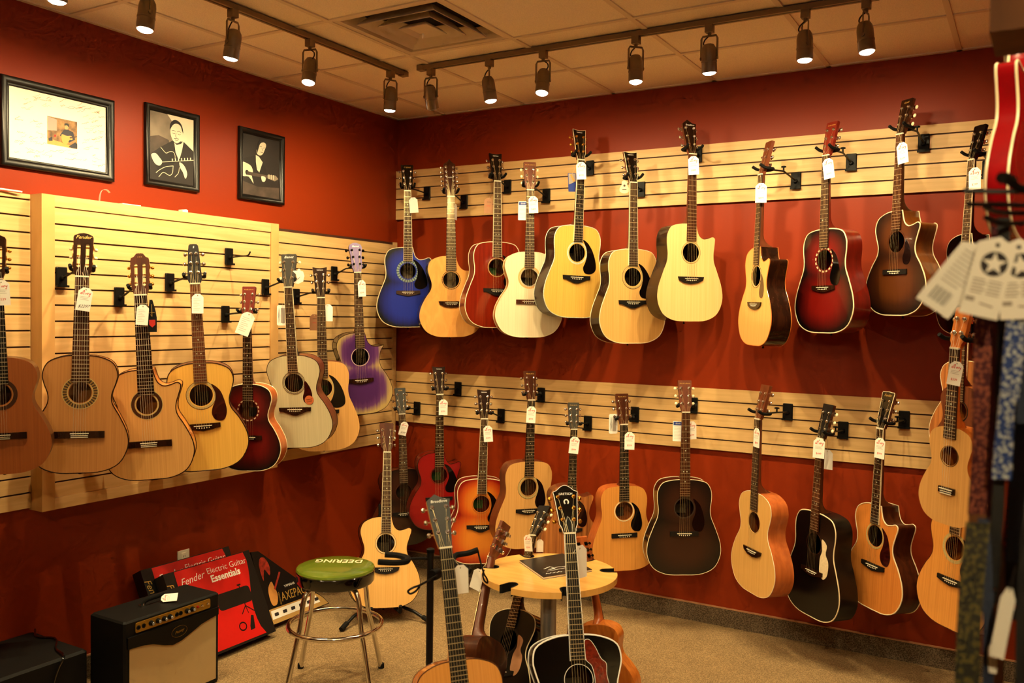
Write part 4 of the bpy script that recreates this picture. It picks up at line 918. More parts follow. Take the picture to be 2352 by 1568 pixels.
for key, who in (('U1', 'small ukulele'), ('U2', 'small plain mahogany guitar'), ('U4', 'striped guitar with cream binding'), ('U3', 'honey-coloured low guitar')):
    q = GUITARS[key]; hanger(0, 0, 'W', 0, key, who, True, Vector((XR - .002, q['pn'].y + .02, q['pn'].z + .02)))
# spare hook on the boxed frame
M, n = wall_frame('L', on(524, 589, 0, .095))
h = thing('slatwall_hook', 'empty black hook above the small wine red guitar', 'hook', None, M); put('bracket', HM['plate'], h)
MB().tube(crspline([(0, -.005, .02), (0, 0, .09), (0, .004, .15), (0, .022, .165)], 3), .0042, 8).build('hook_arm', 'black_metal', h)

# ---- price tags: card, thread and print
TM = {}
TW, TH = .055, .098
TM['card'] = MB().prism([(-TW / 2, -TH / 2), (TW / 2, -TH / 2), (TW / 2, TH / 2 - .016), (TW / 2 - .016, TH / 2), (-TW / 2 + .016, TH / 2), (-TW / 2, TH / 2 - .016)], 0, .0012, [circ(.0026, 8, (0, TH / 2 - .009))]).mesh('card', 'card', False)
TM['kraft'] = TM['card'].copy(); TM['kraft'].materials.clear(); TM['kraft'].materials.append(mm('kraft'))
def ribbon(mb, pts, w=.0011, z=.0015):
    for a, b in zip(pts[:-1], pts[1:]):
        a = Vector((a[0], a[1], z)); b = Vector((b[0], b[1], z)); d = (b - a); n = Vector((-d.y, d.x, 0)).normalized() * w / 2
        e = d.normalized() * w * .3
        mb.add([a - n - e, b - n + e, b + n + e, a + n - e], [(0, 1, 2, 3)])
mb = MB()      # shop logo: a tall instrument mark between two runs of slanting script
ribbon(mb, [(-.019, .022), (-.016, .027), (-.012, .022), (-.016, .020), (-.019, .022)], .0018); ribbon(mb, [(-.012, .020), (-.010, .034)], .0018)
ribbon(mb, [(-.006, .020), (-.006, .036)], .0026); ribbon(mb, [(-.009, .033), (-.006, .037), (-.003, .033)], .0016)
ribbon(mb, [(.000, .027), (.002, .021), (.006, .028), (.008, .021), (.012, .029), (.016, .022), (.020, .028), (.016, .014), (.013, .016)], .0018)
TM['logo'] = mb.mesh('logo_print', 'ink_red', False)
mb = MB()
for k in range(3): ribbon(mb, [(-.018, .010 - .006 * k), (.016 - .004 * (k % 2), .010 - .006 * k)], .0012)
TM['lines'] = mb.mesh('text_print', 'ink_grey', False)
mb = MB()
for k in range(8):
    y = .024 - .008 * k; ribbon(mb, [(-.020 + .0013 * i, y + .0014 * math.sin(i * 2.1 + k)) for i in range(int(22 + 6 * math.sin(k * 2.2)))], .0008)
TM['hand'] = mb.mesh('handwriting', 'ink_grey', False)
def hang_tag(label, px, py, D, roll=0, yaw=0, kind='logo', size=1.0, hang=None, price='$599', name='price_tag', body=None, sx=1.0):
    c = at(px, py, D); d = CAM - c; d.z = 0; d.normalize()
    F = Matrix.Rotation(math.radians(yaw), 3, 'Z') @ d; X = Vector((0, 0, 1)).cross(F); U = Vector((0, 0, 1))
    R = Matrix.Rotation(math.radians(roll), 3, F); X, U = R @ X, R @ U
    M = frame(c, X, U, F, size); t = thing(name, label, 'tag', 'paper tags on the instruments', M)
    if body == 'booklet':
        MB().prism(rrect(.055, .11, .004, 3), 0, .002).build('card', 'card', t, False)
        MB().box((0, .042, .0022), (.048, .018, .0006)).build('header_print', 'ink_blue', t, False); lettering('Godin', .011, 'ink_white', t, (0, .042, .0027), shear=.3)
        mb = MB()
        for k in range(9): ribbon(mb, [(-.020, .024 - .008 * k), (.020, .024 - .008 * k)], .0010, .0023)
        mb.build('text_print', 'ink_grey', t, False)
    elif body == 'pickup':
        MB().prism(rrect(.050, .11, .008, 3), 0, .006).build('card', 'card', t, False)
        MB().box((.006, 0, .0065), (.022, .080, .001)).build('header_print', 'ink_grey', t, False); MB().tube([(-.014, -.04, .007), (-.018, 0, .007), (-.014, .04, .007), (-.010, 0, .007)], .0012, 5, True).build('text_print', 'ink_dark', t)
    elif body == 'blue':
        MB().prism(rrect(.050, .105, .003, 3), 0, .002).build('card', 'ink_blue', t, False)
        MB().prism([(-.022, .05), (.022, .05), (.022, .005), (-.022, -.012)], .002, .0026).build('picture_print', 'ink_grey', t, False); MB().box((.002, .026, .003), (.012, .044, .0006), Matrix.Rotation(.5, 3, 'Z')).build('guitar_print', 'orange_print', t, False)
    elif body == 'guitar':
        pts = closed_spline([Vector(p + (0,)) for p in ((0, -.045), (.03, -.035), (.034, -.012), (.02, .012), (.018, .035), (0, .045), (-.018, .035), (-.02, .012), (-.034, -.012), (-.03, -.035))], 3)
        MB().prism([(p.x, p.y) for p in pts], 0, .002).build('card', 'guard_cream', t); MB().lathe([(.008, 0), (.008, .0005)], 12, Matrix.Translation((0, .008, .002))).build('hole_print', 'rosette_dark', t)
        MB().box((0, -.018, .0024), (.03, .006, .0006)).build('bridge_print', 'rosette_dark', t, False)
    elif body == 'leather':
        MB().prism([(-.018, -.075), (.018, -.075), (.02, -.01), (.016, .02), (.008, .055), (.004, .07), (-.008, .07), (-.014, .02), (-.016, -.01)], 0, .004).build('fob', 'black_vinyl', t, False)
        MB().prism([(-.013, -.02), (.013, -.02), (.013, -.042), (0, -.054), (-.013, -.042)], .004, .0048).build('red_panel', 'tassel_red', t, False); MB().tube([(0, .05, .006), (0, -.005, .006), (-.012, .012, .006), (.012, .012, .006)], .0012, 4).build('stitching', 'ink_gold', t)
    else:
        put('card', TM['kraft'] if kind == 'kraft' else TM['card'], t, scale=(sx, 1, 1))
        if kind in ('logo', 'logohand'): put('logo_print', TM['logo'], t); put('text_print', TM['lines'], t)
        if kind == 'logo': lettering(price, .013, 'ink_red', t, (0, -.026, .0014))
        if kind == 'logohand': lettering(price, .017, 'ink_dark', t, (0, -.030, .0014), (0, 0, .1), .5)
        if kind == 'hand': put('handwriting', TM['hand'], t)
        if kind == 'kraft': lettering('YAMAHA', .007, 'ink_dark', t, (.004, .022, .0014)); lettering('SALE', .011, 'ink_red', t, (0, -.002, .0014))
    if hang is not None:
        top = {'leather': .066, 'booklet': .05, 'pickup': .05, 'blue': .048, 'guitar': .042}.get(body, TH / 2 - .009)
        Mi = M.inverted(); a = Vector((0, top, .002)); b = Mi @ Vector(hang); m = (a + b) / 2 + Vector((.004, 0, .004))
        MB().tube(crspline([a, m, b], 4), .0007, 4).build('thread', 'thread', t)
    return t
def gtag(key, label, px, py, roll=0, yaw=0, front=.030, anchor=.02, **kw):
    q = GUITARS[key]; f = min(1, max(0, (py - 0) / 1))
    R3 = q['M'].to_3x3().normalized()
    # depth of the neck at this height
    best = min((abs((lambda v: 784 - FPX * v.dot(UP) / v.dot(FW))(q['pn'] + (q['pb'] - q['pn']) * (k / 60) - CAM) - py), k) for k in range(61))[1]
    D = depth(q['pn'] + (q['pb'] - q['pn']) * (best / 60)) - front
    hang = q['pn'] + R3.col[1] * anchor * q['s'] + R3.col[2] * (.016 if front > 0 else -.03)
    return hang_tag(label, px, py, D, roll, yaw, hang=hang, **kw)
gtag('L0', 'price tag on the red cedar guitar at the cut-off edge', 4, 672, 3, price='$539')
gtag('L1', 'tag with handwritten price on the cedar classical guitar', 194, 687, -9, kind='logohand', price='$2297')
gtag('L2', 'handwritten tag on the pale cutaway classical guitar', 327, 723, -4, kind='hand', size=.92)
gtag('L2', 'dark leather fob with a red patch', 349, 724, 2, front=-.004, body='leather', name='leather_fob')
gtag('L3', 'handwritten tag on the honey spruce guitar', 454, 697, 0, kind='hand', size=.95)
gtag('L4', 'large tilted tag on the small wine red guitar', 564, 743, -20, kind='hand', size=1.22)
gtag('L5', 'white booklet behind the neck of grey-white topped guitar', 647, 724, 0, front=-.05, body='pickup', name='instruction_card')
gtag('L6', 'white tag behind the half hidden dreadnought neck', 753, 718, 0, front=-.04, kind='blank')
gtag('L6', 'brown tag beside the half hidden dreadnought neck', 722, 740, 0, front=-.03, kind='kraft', size=.95)
gtag('L7', 'price tag on the purple burst guitar', 831, 662, 4, 35, front=.01)
gtag('R1', 'blank white tag on the blue burst guitar', 950, 471, 6, kind='blank')
gtag('R2', 'white tag seen edge-on at the twelve string neck', 1047, 487, 0, 76, kind='blank', front=.0)
gtag('R3', 'brown paper tag behind the glossy red-brown guitar', 1122, 472, 0, front=-.05, kind='kraft', size=.95)
gtag('R4', 'price tag on the cream-white topped guitar', 1225, 470, 3, price='$449')
gtag('R4', 'white booklet with blue header by the cream-white guitar', 1201, 484, 0, front=-.01, body='booklet', name='instruction_card')
gtag('R5', 'price tag high on the golden spruce guitar', 1335, 392, 2, price='$999')
gtag('R5', 'blue picture tag beside the golden spruce guitar', 1314, 419, 3, 25, front=-.02, body='blue', name='instruction_card')
gtag('R6', 'tan guitar-shaped tag beside the tan dreadnought', 1434, 429, 0, 15, front=-.02, body='guitar', name='instruction_card', size=.8)
gtag('R7', 'price tag on the pale spruce cutaway guitar', 1593, 380, 3, price='$899')
gtag('R8', 'price tag on the side-on natural guitar', 1748, 443, 0, 0, price='$899', front=.045)
gtag('R9', 'tilted price tag on the burgundy sunburst guitar', 1903, 387, 8, -28, front=.05, price='$399')
gtag('R10', 'price tag on the dark brown cutaway guitar', 2073, 351, 7, -35, front=.05, price='$699')
gtag('R11', 'price tag on the black guitar in the upper row', 2239, 410, 2, -30, front=.05, price='$399')
gtag('B1', 'tilted tag on the dark sunburst corner guitar', 927, 984, -14, kind='logohand', price='$299', size=.9)
gtag('B2', 'price tag on the bright red guitar', 1018, 935, 0, price='$399')
gtag('B3', 'price tag on the cherry sunburst guitar', 1121, 996, 4, price='$399')
gtag('B4', 'price tag on the dreadnought behind the table', 1220, 952, -3, price='$999')
gtag('B5', 'tilted price tag on the striped mahogany guitar', 1319, 1022, -6, price='$999')
gtag('B6', 'price tag on the small natural guitar', 1446, 1012, 0, price='$539')
gtag('B6', 'grey packaged tag beside the small natural guitar', 1408, 973, 0, 20, front=-.02, body='pickup', name='instruction_card')
gtag('B7', 'white booklet with blue header by the black-brown guitar', 1557, 990, 0, front=-.03, body='booklet', name='instruction_card')
gtag('B7', 'price tag half behind the black-brown guitar neck', 1589, 988, 2, 30, front=-.02)
gtag('B8', 'narrow turned price tag on the pale guitar', 1738, 1005, -2, -58, front=.03)
gtag('B9', 'price tag on the black dreadnought', 1881, 1029, -2, -15, front=.05, price='$449')
gtag('B9', 'plain white tag behind the black dreadnought neck', 1900, 1055, 0, -20, front=-.03, kind='blank')
gtag('B10', 'price tag on the orange cutaway guitar', 2021, 1029, -3, -38, front=.05, price='$999')
gtag('U1', 'price tag on the small ukulele', 2194, 857, -9, -25, front=.05, price='$339', size=.9)
gtag('F1', 'white tag behind the neck of the amber guitar in front', 1058, 1330, 2, 20, front=-.04, anchor=0, kind='blank', size=.95)
gtag('T1', 'white tag hanging off the table edge', 1096, 1330, -16, -30, front=.03, anchor=-.01, kind='blank', size=.95)
gtag('T2', 'price tag lying against the cream-buttoned headstock', 1213, 1247, 6, -30, front=.05, kind='logo', size=.75)
gtag('T2', 'small white tag beside the cream-buttoned headstock', 1240, 1253, 0, 10, front=-.03, kind='blank', size=.6)
gtag('T4', 'tall white tag behind the neck of the black jumbo guitar', 1332, 1290, 2, 45, front=-.03, anchor=-.02, kind='blank', size=1.35)
# white paper cap stuck on the grey headstock
q = GUITARS['L5']; R3 = q['M'].to_3x3().normalized()
c = at(685, 636, depth(q['pn']) - .03)
o = MB().prism([(-.026, -.030), (.0, -.036), (.026, -.024), (.034, .004), (.028, .028), (.006, .036), (-.028, .034), (-.010, .016), (-.004, -.010)], 0, .004).prism([(-.028, .034), (-.010, .016), (-.004, -.010), (.010, .0), (.008, .028)], .004, .007).build('folded_paper', 'card', smooth=False)
o.matrix_world = frame(c, R3.col[0], R3.col[1], R3.col[2]); tag(o, 'folded white paper stuck on the grey headstock', 'paper')

# ================================================================== PICTURES
def picture(label, y0, y1, z0, z1, fw, depth_=.022):
    w_, h_ = y1 - y0, z1 - z0
    p = thing('framed_picture', label, 'picture', 'framed pictures', frame(Vector((.0005, (y0 + y1) / 2, (z0 + z1) / 2)), Vector((0, 1, 0)), Vector((0, 0, 1)), Vector((1, 0, 0))))
    prof = [(0, 0), (0, depth_ * .75), (fw * .12, depth_ * .97), (fw * .35, depth_), (fw * .62, depth_ * .80), (fw * .72, depth_ * .55), (fw * .80, depth_ * .62), (fw, depth_ * .38), (fw, .002)]
    vs = []; fs = []; n = len(prof)
    for sx, sy in ((-1, -1), (1, -1), (1, 1), (-1, 1)):
        for i_, z in prof: vs.append((sx * (w_ / 2 - i_), sy * (h_ / 2 - i_), z))
    for c in range(4):
        for k in range(n - 1): fs.append((c * n + k, ((c + 1) % 4) * n + k, ((c + 1) % 4) * n + k + 1, c * n + k + 1))
    MB().add(vs, fs).build('frame', 'frame_black', p, ang=60)
    iw, ih = w_ - 2 * fw + .004, h_ - 2 * fw + .004
    def P(u, v): return ((u - .5) * iw, (v - .5) * ih)
    return p, P, iw, ih
def flat(p, P, pts, mat, z, name='printed_shape', smooth=False, sub=3):
    q = [Vector(P(u, v) + (0,)) for u, v in pts]
    if smooth: q = closed_spline(q, sub)
    return MB().prism([(a.x, a.y) for a in q], z, z + .0002).build(name, mat, p, False)
def line(p, P, pts, mat, z, w, name='printed_line', smooth=True):
    q = [Vector(P(u, v) + (0,)) for u, v in pts]
    if smooth: q = crspline(q, 4)
    mb = MB(); ribbon(mb, [(a.x, a.y) for a in q], w, z); return mb.build(name, mat, p, False)
# wide picture with a signed mat round a small colour photo
p, P, iw, ih = picture('wide framed picture with a signature-covered cream mat and small photo', -2.716, -2.181, 2.324, 2.706, .040)
MB().box((0, 0, .004), (iw, ih, .004)).build('mat_board', 'photo_mat', p, False)
for m, cnt, sd in (('ink_grey', 34, 1), ('ink_red', 30, 2), ('ink_blue', 14, 3), ('orange_print', 14, 4), ('ink_dark', 12, 5)):
    rnd = random.Random(sd); mb = MB(); k = 0
    while k < cnt:
        u, v = rnd.uniform(.05, .93), rnd.uniform(.06, .94)
        if .32 < u < .72 and .25 < v < .72: continue
        k += 1; a = rnd.uniform(-.1, .6); L = rnd.uniform(.015, .045); c = P(u, v); pts = []
        for i in range(10):
            t = i / 9 * L; q = rnd.uniform(-.0035, .0035); pts.append((c[0] + t * math.cos(a) - q * math.sin(a), c[1] + t * math.sin(a) + q * math.cos(a)))
        ribbon(mb, [x for x in pts if abs(x[0]) < iw / 2 - .004 and abs(x[1]) < ih / 2 - .004], .0011 if m != 'ink_dark' else .0013, .0064)
    o = mb.build('signatures', m, p, False); o['kind'] = 'stuff'
ph = flat(p, P, [(.365, .27), (.69, .27), (.69, .70), (.365, .70)], 'photo_mat', .0062, 'photo_border')
flat(p, P, [(.373, .285), (.682, .285), (.682, .685), (.373, .685)], 'shop_photo', .0066, 'colour_photo')
flat(p, P, [(.373, .285), (.682, .285), (.682, .305), (.52, .34), (.373, .37)], 'orange_print', .0070, 'printed_table')
flat(p, P, [(.373, .48), (.47, .50), (.47, .66), (.373, .68)], 'ink_grey', .0069, 'printed_wall')
flat(p, P, [(.50, .44), (.54, .53), (.58, .55), (.64, .52), (.66, .42), (.60, .36), (.54, .40)], 'navy_print', .0072, 'printed_shirt')
flat(p, P, [(.55, .55), (.58, .545), (.59, .58), (.575, .61), (.555, .60)], 'skin_print', .0075, 'printed_face', True)
flat(p, P, [(.55, .595), (.57, .605), (.595, .585), (.59, .625), (.565, .635), (.548, .62)], 'tone_black', .0077, 'printed_hair', True)
flat(p, P, [(.52, .46), (.57, .45), (.62, .46), (.63, .41), (.60, .40), (.575, .335), (.53, .34), (.515, .40)], 'orange_print', .0079, 'printed_guitar', True)
flat(p, P, [(.60, .44), (.68, .475), (.68, .46), (.605, .42)], 'rosette_dark', .0081, 'printed_neck')
flat(p, P, [(.59, .30), (.66, .38), (.682, .36), (.682, .29), (.62, .288)], 'navy_print', .0083, 'printed_chair')
flat(p, P, [(.38, .36), (.42, .40), (.425, .34), (.39, .33)], 'navy_print', .0085, 'printed_amp')
flat(p, P, [(.44, .40), (.46, .41), (.46, .44), (.44, .43)], 'tassel_red', .0085, 'printed_red_box')
# portrait: man in a suit playing an archtop
p, P, iw, ih = picture('framed black and white portrait of a man in a suit playing an archtop guitar', -2.011, -1.685, 2.337, 2.737, .032)
MB().box((0, 0, .004), (iw, ih, .004)).build('photo_print', 'tone_mid', p, False)
flat(p, P, [(.38, 1), (1, 1), (1, .30), (.70, .50), (.62, .80)], 'tone_light', .0062, 'printed_backdrop')
flat(p, P, [(0, .62), (.20, .66), (.42, .62), (.50, .40), (.3, 0), (0, 0)], 'tone_dim', .0064, 'printed_shadow')
flat(p, P, [(0, .36), (.25, .50), (.50, .62), (.76, .64), (1.0, .52), (1.0, 0), (0, 0)], 'tone_dark', .0067, 'printed_jacket')
flat(p, P, [(.545, .60), (.60, .57), (.70, .60), (.765, .66), (.72, .50), (.655, .34), (.575, .46)], 'tone_light', .0070, 'printed_shirt')
flat(p, P, [(.455, .77), (.465, .70), (.52, .62), (.60, .595), (.68, .635), (.72, .70), (.735, .78), (.70, .88), (.60, .915), (.50, .88)], 'tone_light', .0073, 'printed_face', True)
flat(p, P, [(.44, .77), (.45, .86), (.52, .925), (.60, .935), (.69, .90), (.74, .82), (.745, .76), (.72, .80), (.68, .865), (.60, .885), (.52, .86), (.465, .80)], 'tone_black', .0076, 'printed_hair', True)
for a in ([(.485, .765), (.53, .775), (.57, .765)], [(.61, .765), (.65, .778), (.69, .768)], [(.50, .735), (.53, .728), (.56, .735)], [(.625, .737), (.655, .730), (.685, .738)], [(.585, .745), (.572, .69), (.60, .682)]):
    line(p, P, a, 'tone_dim', .0079, .0022, 'printed_feature')
line(p, P, [(.54, .658), (.585, .666), (.64, .660)], 'tone_black', .0079, .0032, 'printed_feature'); line(p, P, [(.56, .642), (.595, .638), (.63, .644)], 'tone_dim', .0079, .0026, 'printed_feature')
flat(p, P, [(.16, .40), (.30, .47), (.37, .42), (.46, .46), (.54, .44), (.56, .36), (.50, .22), (.36, .12), (.22, .13), (.12, .22)], 'tone_black', .0070, 'printed_guitar', True)
line(p, P, [(.24, .49), (.30, .45), (.36, .42), (.44, .45), (.52, .455), (.56, .41), (.56, .34)], 'tone_light', .0074, .0028)
line(p, P, [(.52, .25), (.36, .22), (.22, .16), (.14, .11)], 'tone_light', .0074, .0030); line(p, P, [(.52, .25), (.50, .14), (.44, .10), (.30, .13), (.20, .055)], 'tone_light', .0074, .0030)
line(p, P, [(.66, .24), (.64, .16), (.56, .09)], 'tone_light', .0074, .0026)
flat(p, P, [(.22, .275), (1.0, .395), (1.0, .425), (.24, .31)], 'tone_black', .0077, 'printed_neck'); line(p, P, [(.22, .27), (1.0, .392)], 'tone_light', .0080, .0026)
for k in range(7): line(p, P, [(.50 + .07 * k, .325 + .0107 * k), (.50 + .07 * k, .350 + .0107 * k)], 'tone_light', .0080, .0060, 'printed_inlay', False)
flat(p, P, [(.03, .36), (.12, .39), (.22, .33), (.27, .28), (.22, .22), (.13, .23), (.06, .29)], 'tone_light', .0083, 'printed_hand', True)
flat(p, P, [(.66, .32), (.74, .30), (.80, .25), (.84, .16), (.80, .09), (.74, .18), (.68, .24)], 'tone_light', .0083, 'printed_hand', True)
# portrait: seated guitarist against black
p, P, iw, ih = picture('smaller framed dark portrait of a seated guitarist', -1.417, -1.078, 2.338, 2.734, .032)
MB().box((0, 0, .004), (iw, ih, .004)).build('photo_print', 'tone_dark', p, False)
flat(p, P, [(0, 0), (1, 0), (1, .20), (.4, .16), (0, .22)], 'tone_dim', .0062, 'printed_floor')
flat(p, P, [(.14, .62), (.30, .66), (.52, .62), (.62, .48), (.66, .30), (.30, .26), (.0, .40), (0, .58)], 'tone_black', .0065, 'printed_jacket')
flat(p, P, [(.36, .72), (.40, .84), (.46, .92), (.56, .93), (.62, .88), (.585, .80), (.52, .71), (.44, .685)], 'tone_light', .0068, 'printed_face', True)
flat(p, P, [(.37, .70), (.38, .84), (.45, .94), (.56, .955), (.63, .90), (.55, .915), (.46, .88), (.41, .78)], 'tone_black', .0071, 'printed_hair', True)
for a in ([(.44, .84), (.50, .835)], [(.545, .82), (.585, .83)], [(.505, .81), (.535, .77)], [(.47, .745), (.53, .74)]): line(p, P, a, 'tone_dim', .0074, .0028, 'printed_feature', False)
flat(p, P, [(.345, .68), (.43, .66), (.53, .58), (.44, .40), (.38, .44), (.35, .56)], 'tone_light', .0068, 'printed_shirt')
flat(p, P, [(0, .52), (.10, .515), (.22, .48), (.27, .40), (.24, .33), (.29, .20), (.16, .30), (0, .30)], 'tone_light', .0072, 'printed_guitar', True)
flat(p, P, [(.07, .36), (.11, .32), (.16, .36), (.14, .40), (.09, .40)], 'tone_black', .0075, 'printed_hole', True)
flat(p, P, [(.11, .325), (.66, .325), (.66, .375), (.11, .385)], 'tone_dim', .0077, 'printed_neck')
flat(p, P, [(.66, .33), (.86, .30), (.96, .35), (.88, .40), (.66, .385)], 'tone_mid', .0077, 'printed_headstock')
for k in range(3): line(p, P, [(.70 + .06 * k, .325), (.70 + .06 * k, .395)], 'tone_light', .0080, .004, 'printed_peg', False)
flat(p, P, [(.49, .34), (.55, .35), (.61, .33), (.59, .27), (.52, .26)], 'tone_light', .0080, 'printed_hand', True)

# ================================================================== FLOOR FURNITURE
# ---- bar stool
sc_ = at(771, 1298, 4.10); zs = sc_.z
st = thing('bar_stool', 'chrome bar stool with a green cushioned seat', 'stool', M=Matrix.Translation((sc_.x, sc_.y, 0)))
se = MB().lathe([(.150, zs - .075), (.172, zs - .073), (.178, zs - .064), (.179, zs - .022), (.176, zs - .018)], 48).build('seat_band', 'black_gloss', st)
MB().lathe([(.177, zs - .020), (.180, zs - .014), (.176, zs - .006), (.160, zs), (.10, zs + .004), (.04, zs + .005), (.001, zs + .005)], 48).build('seat_cushion', 'stool_green', st)
d = Vector((RT.x, RT.y, 0)).normalized()
o = lettering('DEERING', .052, 'cream', st, (0, 0, 0), off=.0010, spacing=1.05)
u2 = Vector((0, 0, 1)).cross(-d)
o.matrix_local = frame(Vector((0, 0, zs + .0056)) - u2 * .055 + d * .005, -d, u2, Vector((0, 0, 1))) @ Matrix.Diagonal((1.0, 1.35, 1, 1))
for k in range(4):
    a = math.radians(78 + 90 * k); c, s = math.cos(a), math.sin(a)
    pts = crspline([(r * c, r * s, z) for r, z in ((.105, zs - .078), (.150, zs - .090), (.172, zs - .125), (.186, .34), (.197, .285), (.212, .235), (.272, .006))], 5)
    lg = MB().tube(pts, .0115, 12).build('leg', 'chrome', st)
    MB().lathe([(.014, 0), (.015, .004), (.0145, .022), (.012, .024)], 12, Matrix.Translation((.2745 * c, .2745 * s, 0))).build('rubber_foot', 'black_foam', lg)
MB().tube([(.212 * math.cos(2 * PI * k / 48), .212 * math.sin(2 * PI * k / 48), .285) for k in range(48)], .0105, 12, True).build('foot_ring', 'chrome', st)
MB().lathe([(.11, zs - .079), (.11, zs - .074)], 24).build('seat_plate', 'black_metal', st)
# ---- round table for leaning guitars
Ct = at(1261, 1312, 3.80); zt = Ct.z; RT_ = .291
tb = thing('round_table', 'round pale wood table with notched edge on a grey metal column', 'table', M=Matrix.Translation((Ct.x, Ct.y, 0)))
na = [math.radians(v) for v in (-46, -99.4, -163, 140, 78, 36.3)]
na = sorted(a % (2 * PI) for a in na[:6])
out = []; pads = []; hw_ = .030; dp = .070
dang = math.asin(hw_ / RT_)
for i, a in enumerate(na):
    nx = na[(i + 1) % len(na)] + (2 * PI if i == len(na) - 1 else 0)
    c, s = math.cos(a), math.sin(a)
    def Q(r, t): return (r * c - t * s, r * s + t * c)
    r0 = math.sqrt(RT_ ** 2 - hw_ ** 2)
    pl = [Q(r0, -hw_), Q(r0 - dp * .55, -hw_ * .9)] + [Q(r0 - dp * .55 - dp * .45 * math.sin(PI * k / 6), -hw_ * .9 * math.cos(PI * k / 6)) for k in range(1, 6)] + [Q(r0 - dp * .55, hw_ * .9), Q(r0, hw_)]
    out += pl; pads.append(pl)
    n = max(2, int((nx - a - 2 * dang) / .12))
    for k in range(1, n): an = a + dang + (nx - a - 2 * dang) * k / n; out.append((RT_ * math.cos(an), RT_ * math.sin(an)))
MB().prism(out, zt - .026, zt).build('table_top', 'table_wood', tb, ang=25)
for pl in pads:
    mid = [Vector((x, y, zt - .012)) for x, y in pl]
    vs = []; fs = []; cx_ = sum((v.x for v in mid)) / len(mid); cy_ = sum((v.y for v in mid)) / len(mid)
    for v in mid:
        iv = Vector((v.x + (cx_ - v.x) * .22, v.y + (cy_ - v.y) * .22, 0))
        vs += [(v.x, v.y, zt + .0015), (iv.x, iv.y, zt + .0015), (iv.x, iv.y, zt - .034), (v.x, v.y, zt - .034)]
    for k in range(len(mid) - 1):
        for e in range(4): fs.append((k * 4 + e, k * 4 + (e + 1) % 4, k * 4 + 4 + (e + 1) % 4, k * 4 + 4 + e))
    fs += [(0, 1, 2, 3), tuple(len(vs) - 4 + e for e in range(4))]
    MB().add(vs, fs).build('notch_pad', 'black_foam', tb, False)
MB().lathe([(.034, .02), (.034, zt - .030)], 28).build('column', 'steel_grey', tb)
MB().lathe([(.060, zt - .060), (.075, zt - .040), (.090, zt - .027)], 28).build('collar', 'black_satin', tb)
MB().lathe([(.20, 0), (.20, .008), (.19, .014), (.05, .022), (.036, .03)], 40).build('base_plate', 'black_satin', tb)
# magazine on the table
mc = [on(x, y, 2, zt + .006) for x, y in ((1193, 1288), (1248, 1327), (1360, 1309), (1292, 1272))]
cen = sum(mc, Vector()) / 4; loc = [(v - cen) for v in mc]
mg = thing('magazine', 'dark glossy magazine lying on the round table', 'magazine', M=Matrix.Translation((cen.x, cen.y, zt)))
MB().prism([(v.x * .985, v.y * .985) for v in loc], .001, .008).build('pages', 'card', mg, False)
MB().prism([(v.x, v.y) for v in loc], .008, .0095).build('cover', 'cover_dark', mg, False)
MB().prism([(v.x, v.y) for v in loc], .0, .001).build('back_cover', 'cover_dark', mg, False)
e1 = (loc[2] - loc[1]).normalized(); e2 = (loc[0] - loc[1]).normalized()
def MG(a, b): v = loc[1] + e1 * a + e2 * b; return (v.x, v.y)
mb = MB(); ribbon(mb, [MG(.03 + .006 * i, .035 + .007 * math.sin(i * 1.9)) for i in range(14)], .003, .0098); mb.build('script_print', 'ink_white', mg, False)
mb = MB(); ribbon(mb, [MG(*p) for p in ((.05, .10), (.09, .12), (.10, .085), (.06, .08), (.12, .10), (.16, .09))], .004, .0098); ribbon(mb, [MG(.05, .065), MG(.19, .075)], .003, .0098); mb.build('picture_print', 'ink_white', mg, False)
# ---- upright guitar stand with padded yokes
pp = at(989, 1265, 3.14)
gs = thing('guitar_stand', 'black upright guitar stand with empty padded yokes', 'guitar stand', M=Matrix.Translation((pp.x, pp.y, 0)))
def L_(v): return Vector(v) - Vector((pp.x, pp.y, 0))
MB().tube([(0, 0, .10), (0, 0, pp.z)], .0125, 16).build('pole', 'black_metal', gs)
MB().lathe([(.0145, 0), (.0145, .012), (.010, .015)], 16, Matrix.Translation((0, 0, pp.z - .005))).build('pole_cap', 'black_satin', gs)
for k in range(3):
    a = math.radians(100 + 120 * k); lg = MB().tube([(0, 0, .16), (.10 * math.cos(a), .10 * math.sin(a), .12), (.30 * math.cos(a), .30 * math.sin(a), .012)], .010, 10).build('leg', 'black_metal', gs)
    MB().ball((.30 * math.cos(a), .30 * math.sin(a), .013), .013).build('foot', 'black_foam', lg)
def wire(pts, r, nm, mt): return MB().tube(crspline([L_(at(*p)) for p in pts], 4), r, 8).build(nm, mt, gs)
wire(((938, 1283, 3.10), (965, 1282, 3.12), (987, 1283, 3.14)), .005, 'yoke_arm', 'black_metal')
wire(((884, 1273, 3.20), (912, 1275, 3.20), (930, 1279, 3.17), (938, 1284, 3.10), (930, 1290, 3.04), (905, 1292, 3.02), (869, 1290, 3.00)), .0105, 'yoke', 'black_foam')
wire(((992, 1280, 3.14), (1020, 1280, 3.20), (1040, 1283, 3.22)), .005, 'yoke_arm', 'black_metal')
wire(((1098, 1262, 3.30), (1075, 1270, 3.30), (1050, 1274, 3.28), (1040, 1285, 3.22), (1048, 1297, 3.16), (1062, 1302, 3.12), (1080, 1312, 3.10)), .0105, 'yoke', 'black_foam')
wire(((1097, 1263, 3.30), (1105, 1295, 3.28), (1112, 1318, 3.26), (1119, 1330, 3.26), (1120, 1338, 3.26), (1113, 1334, 3.25), (1109, 1318, 3.25), (1112, 1308, 3.25)), .0032, 'latch_loop', 'black_satin')
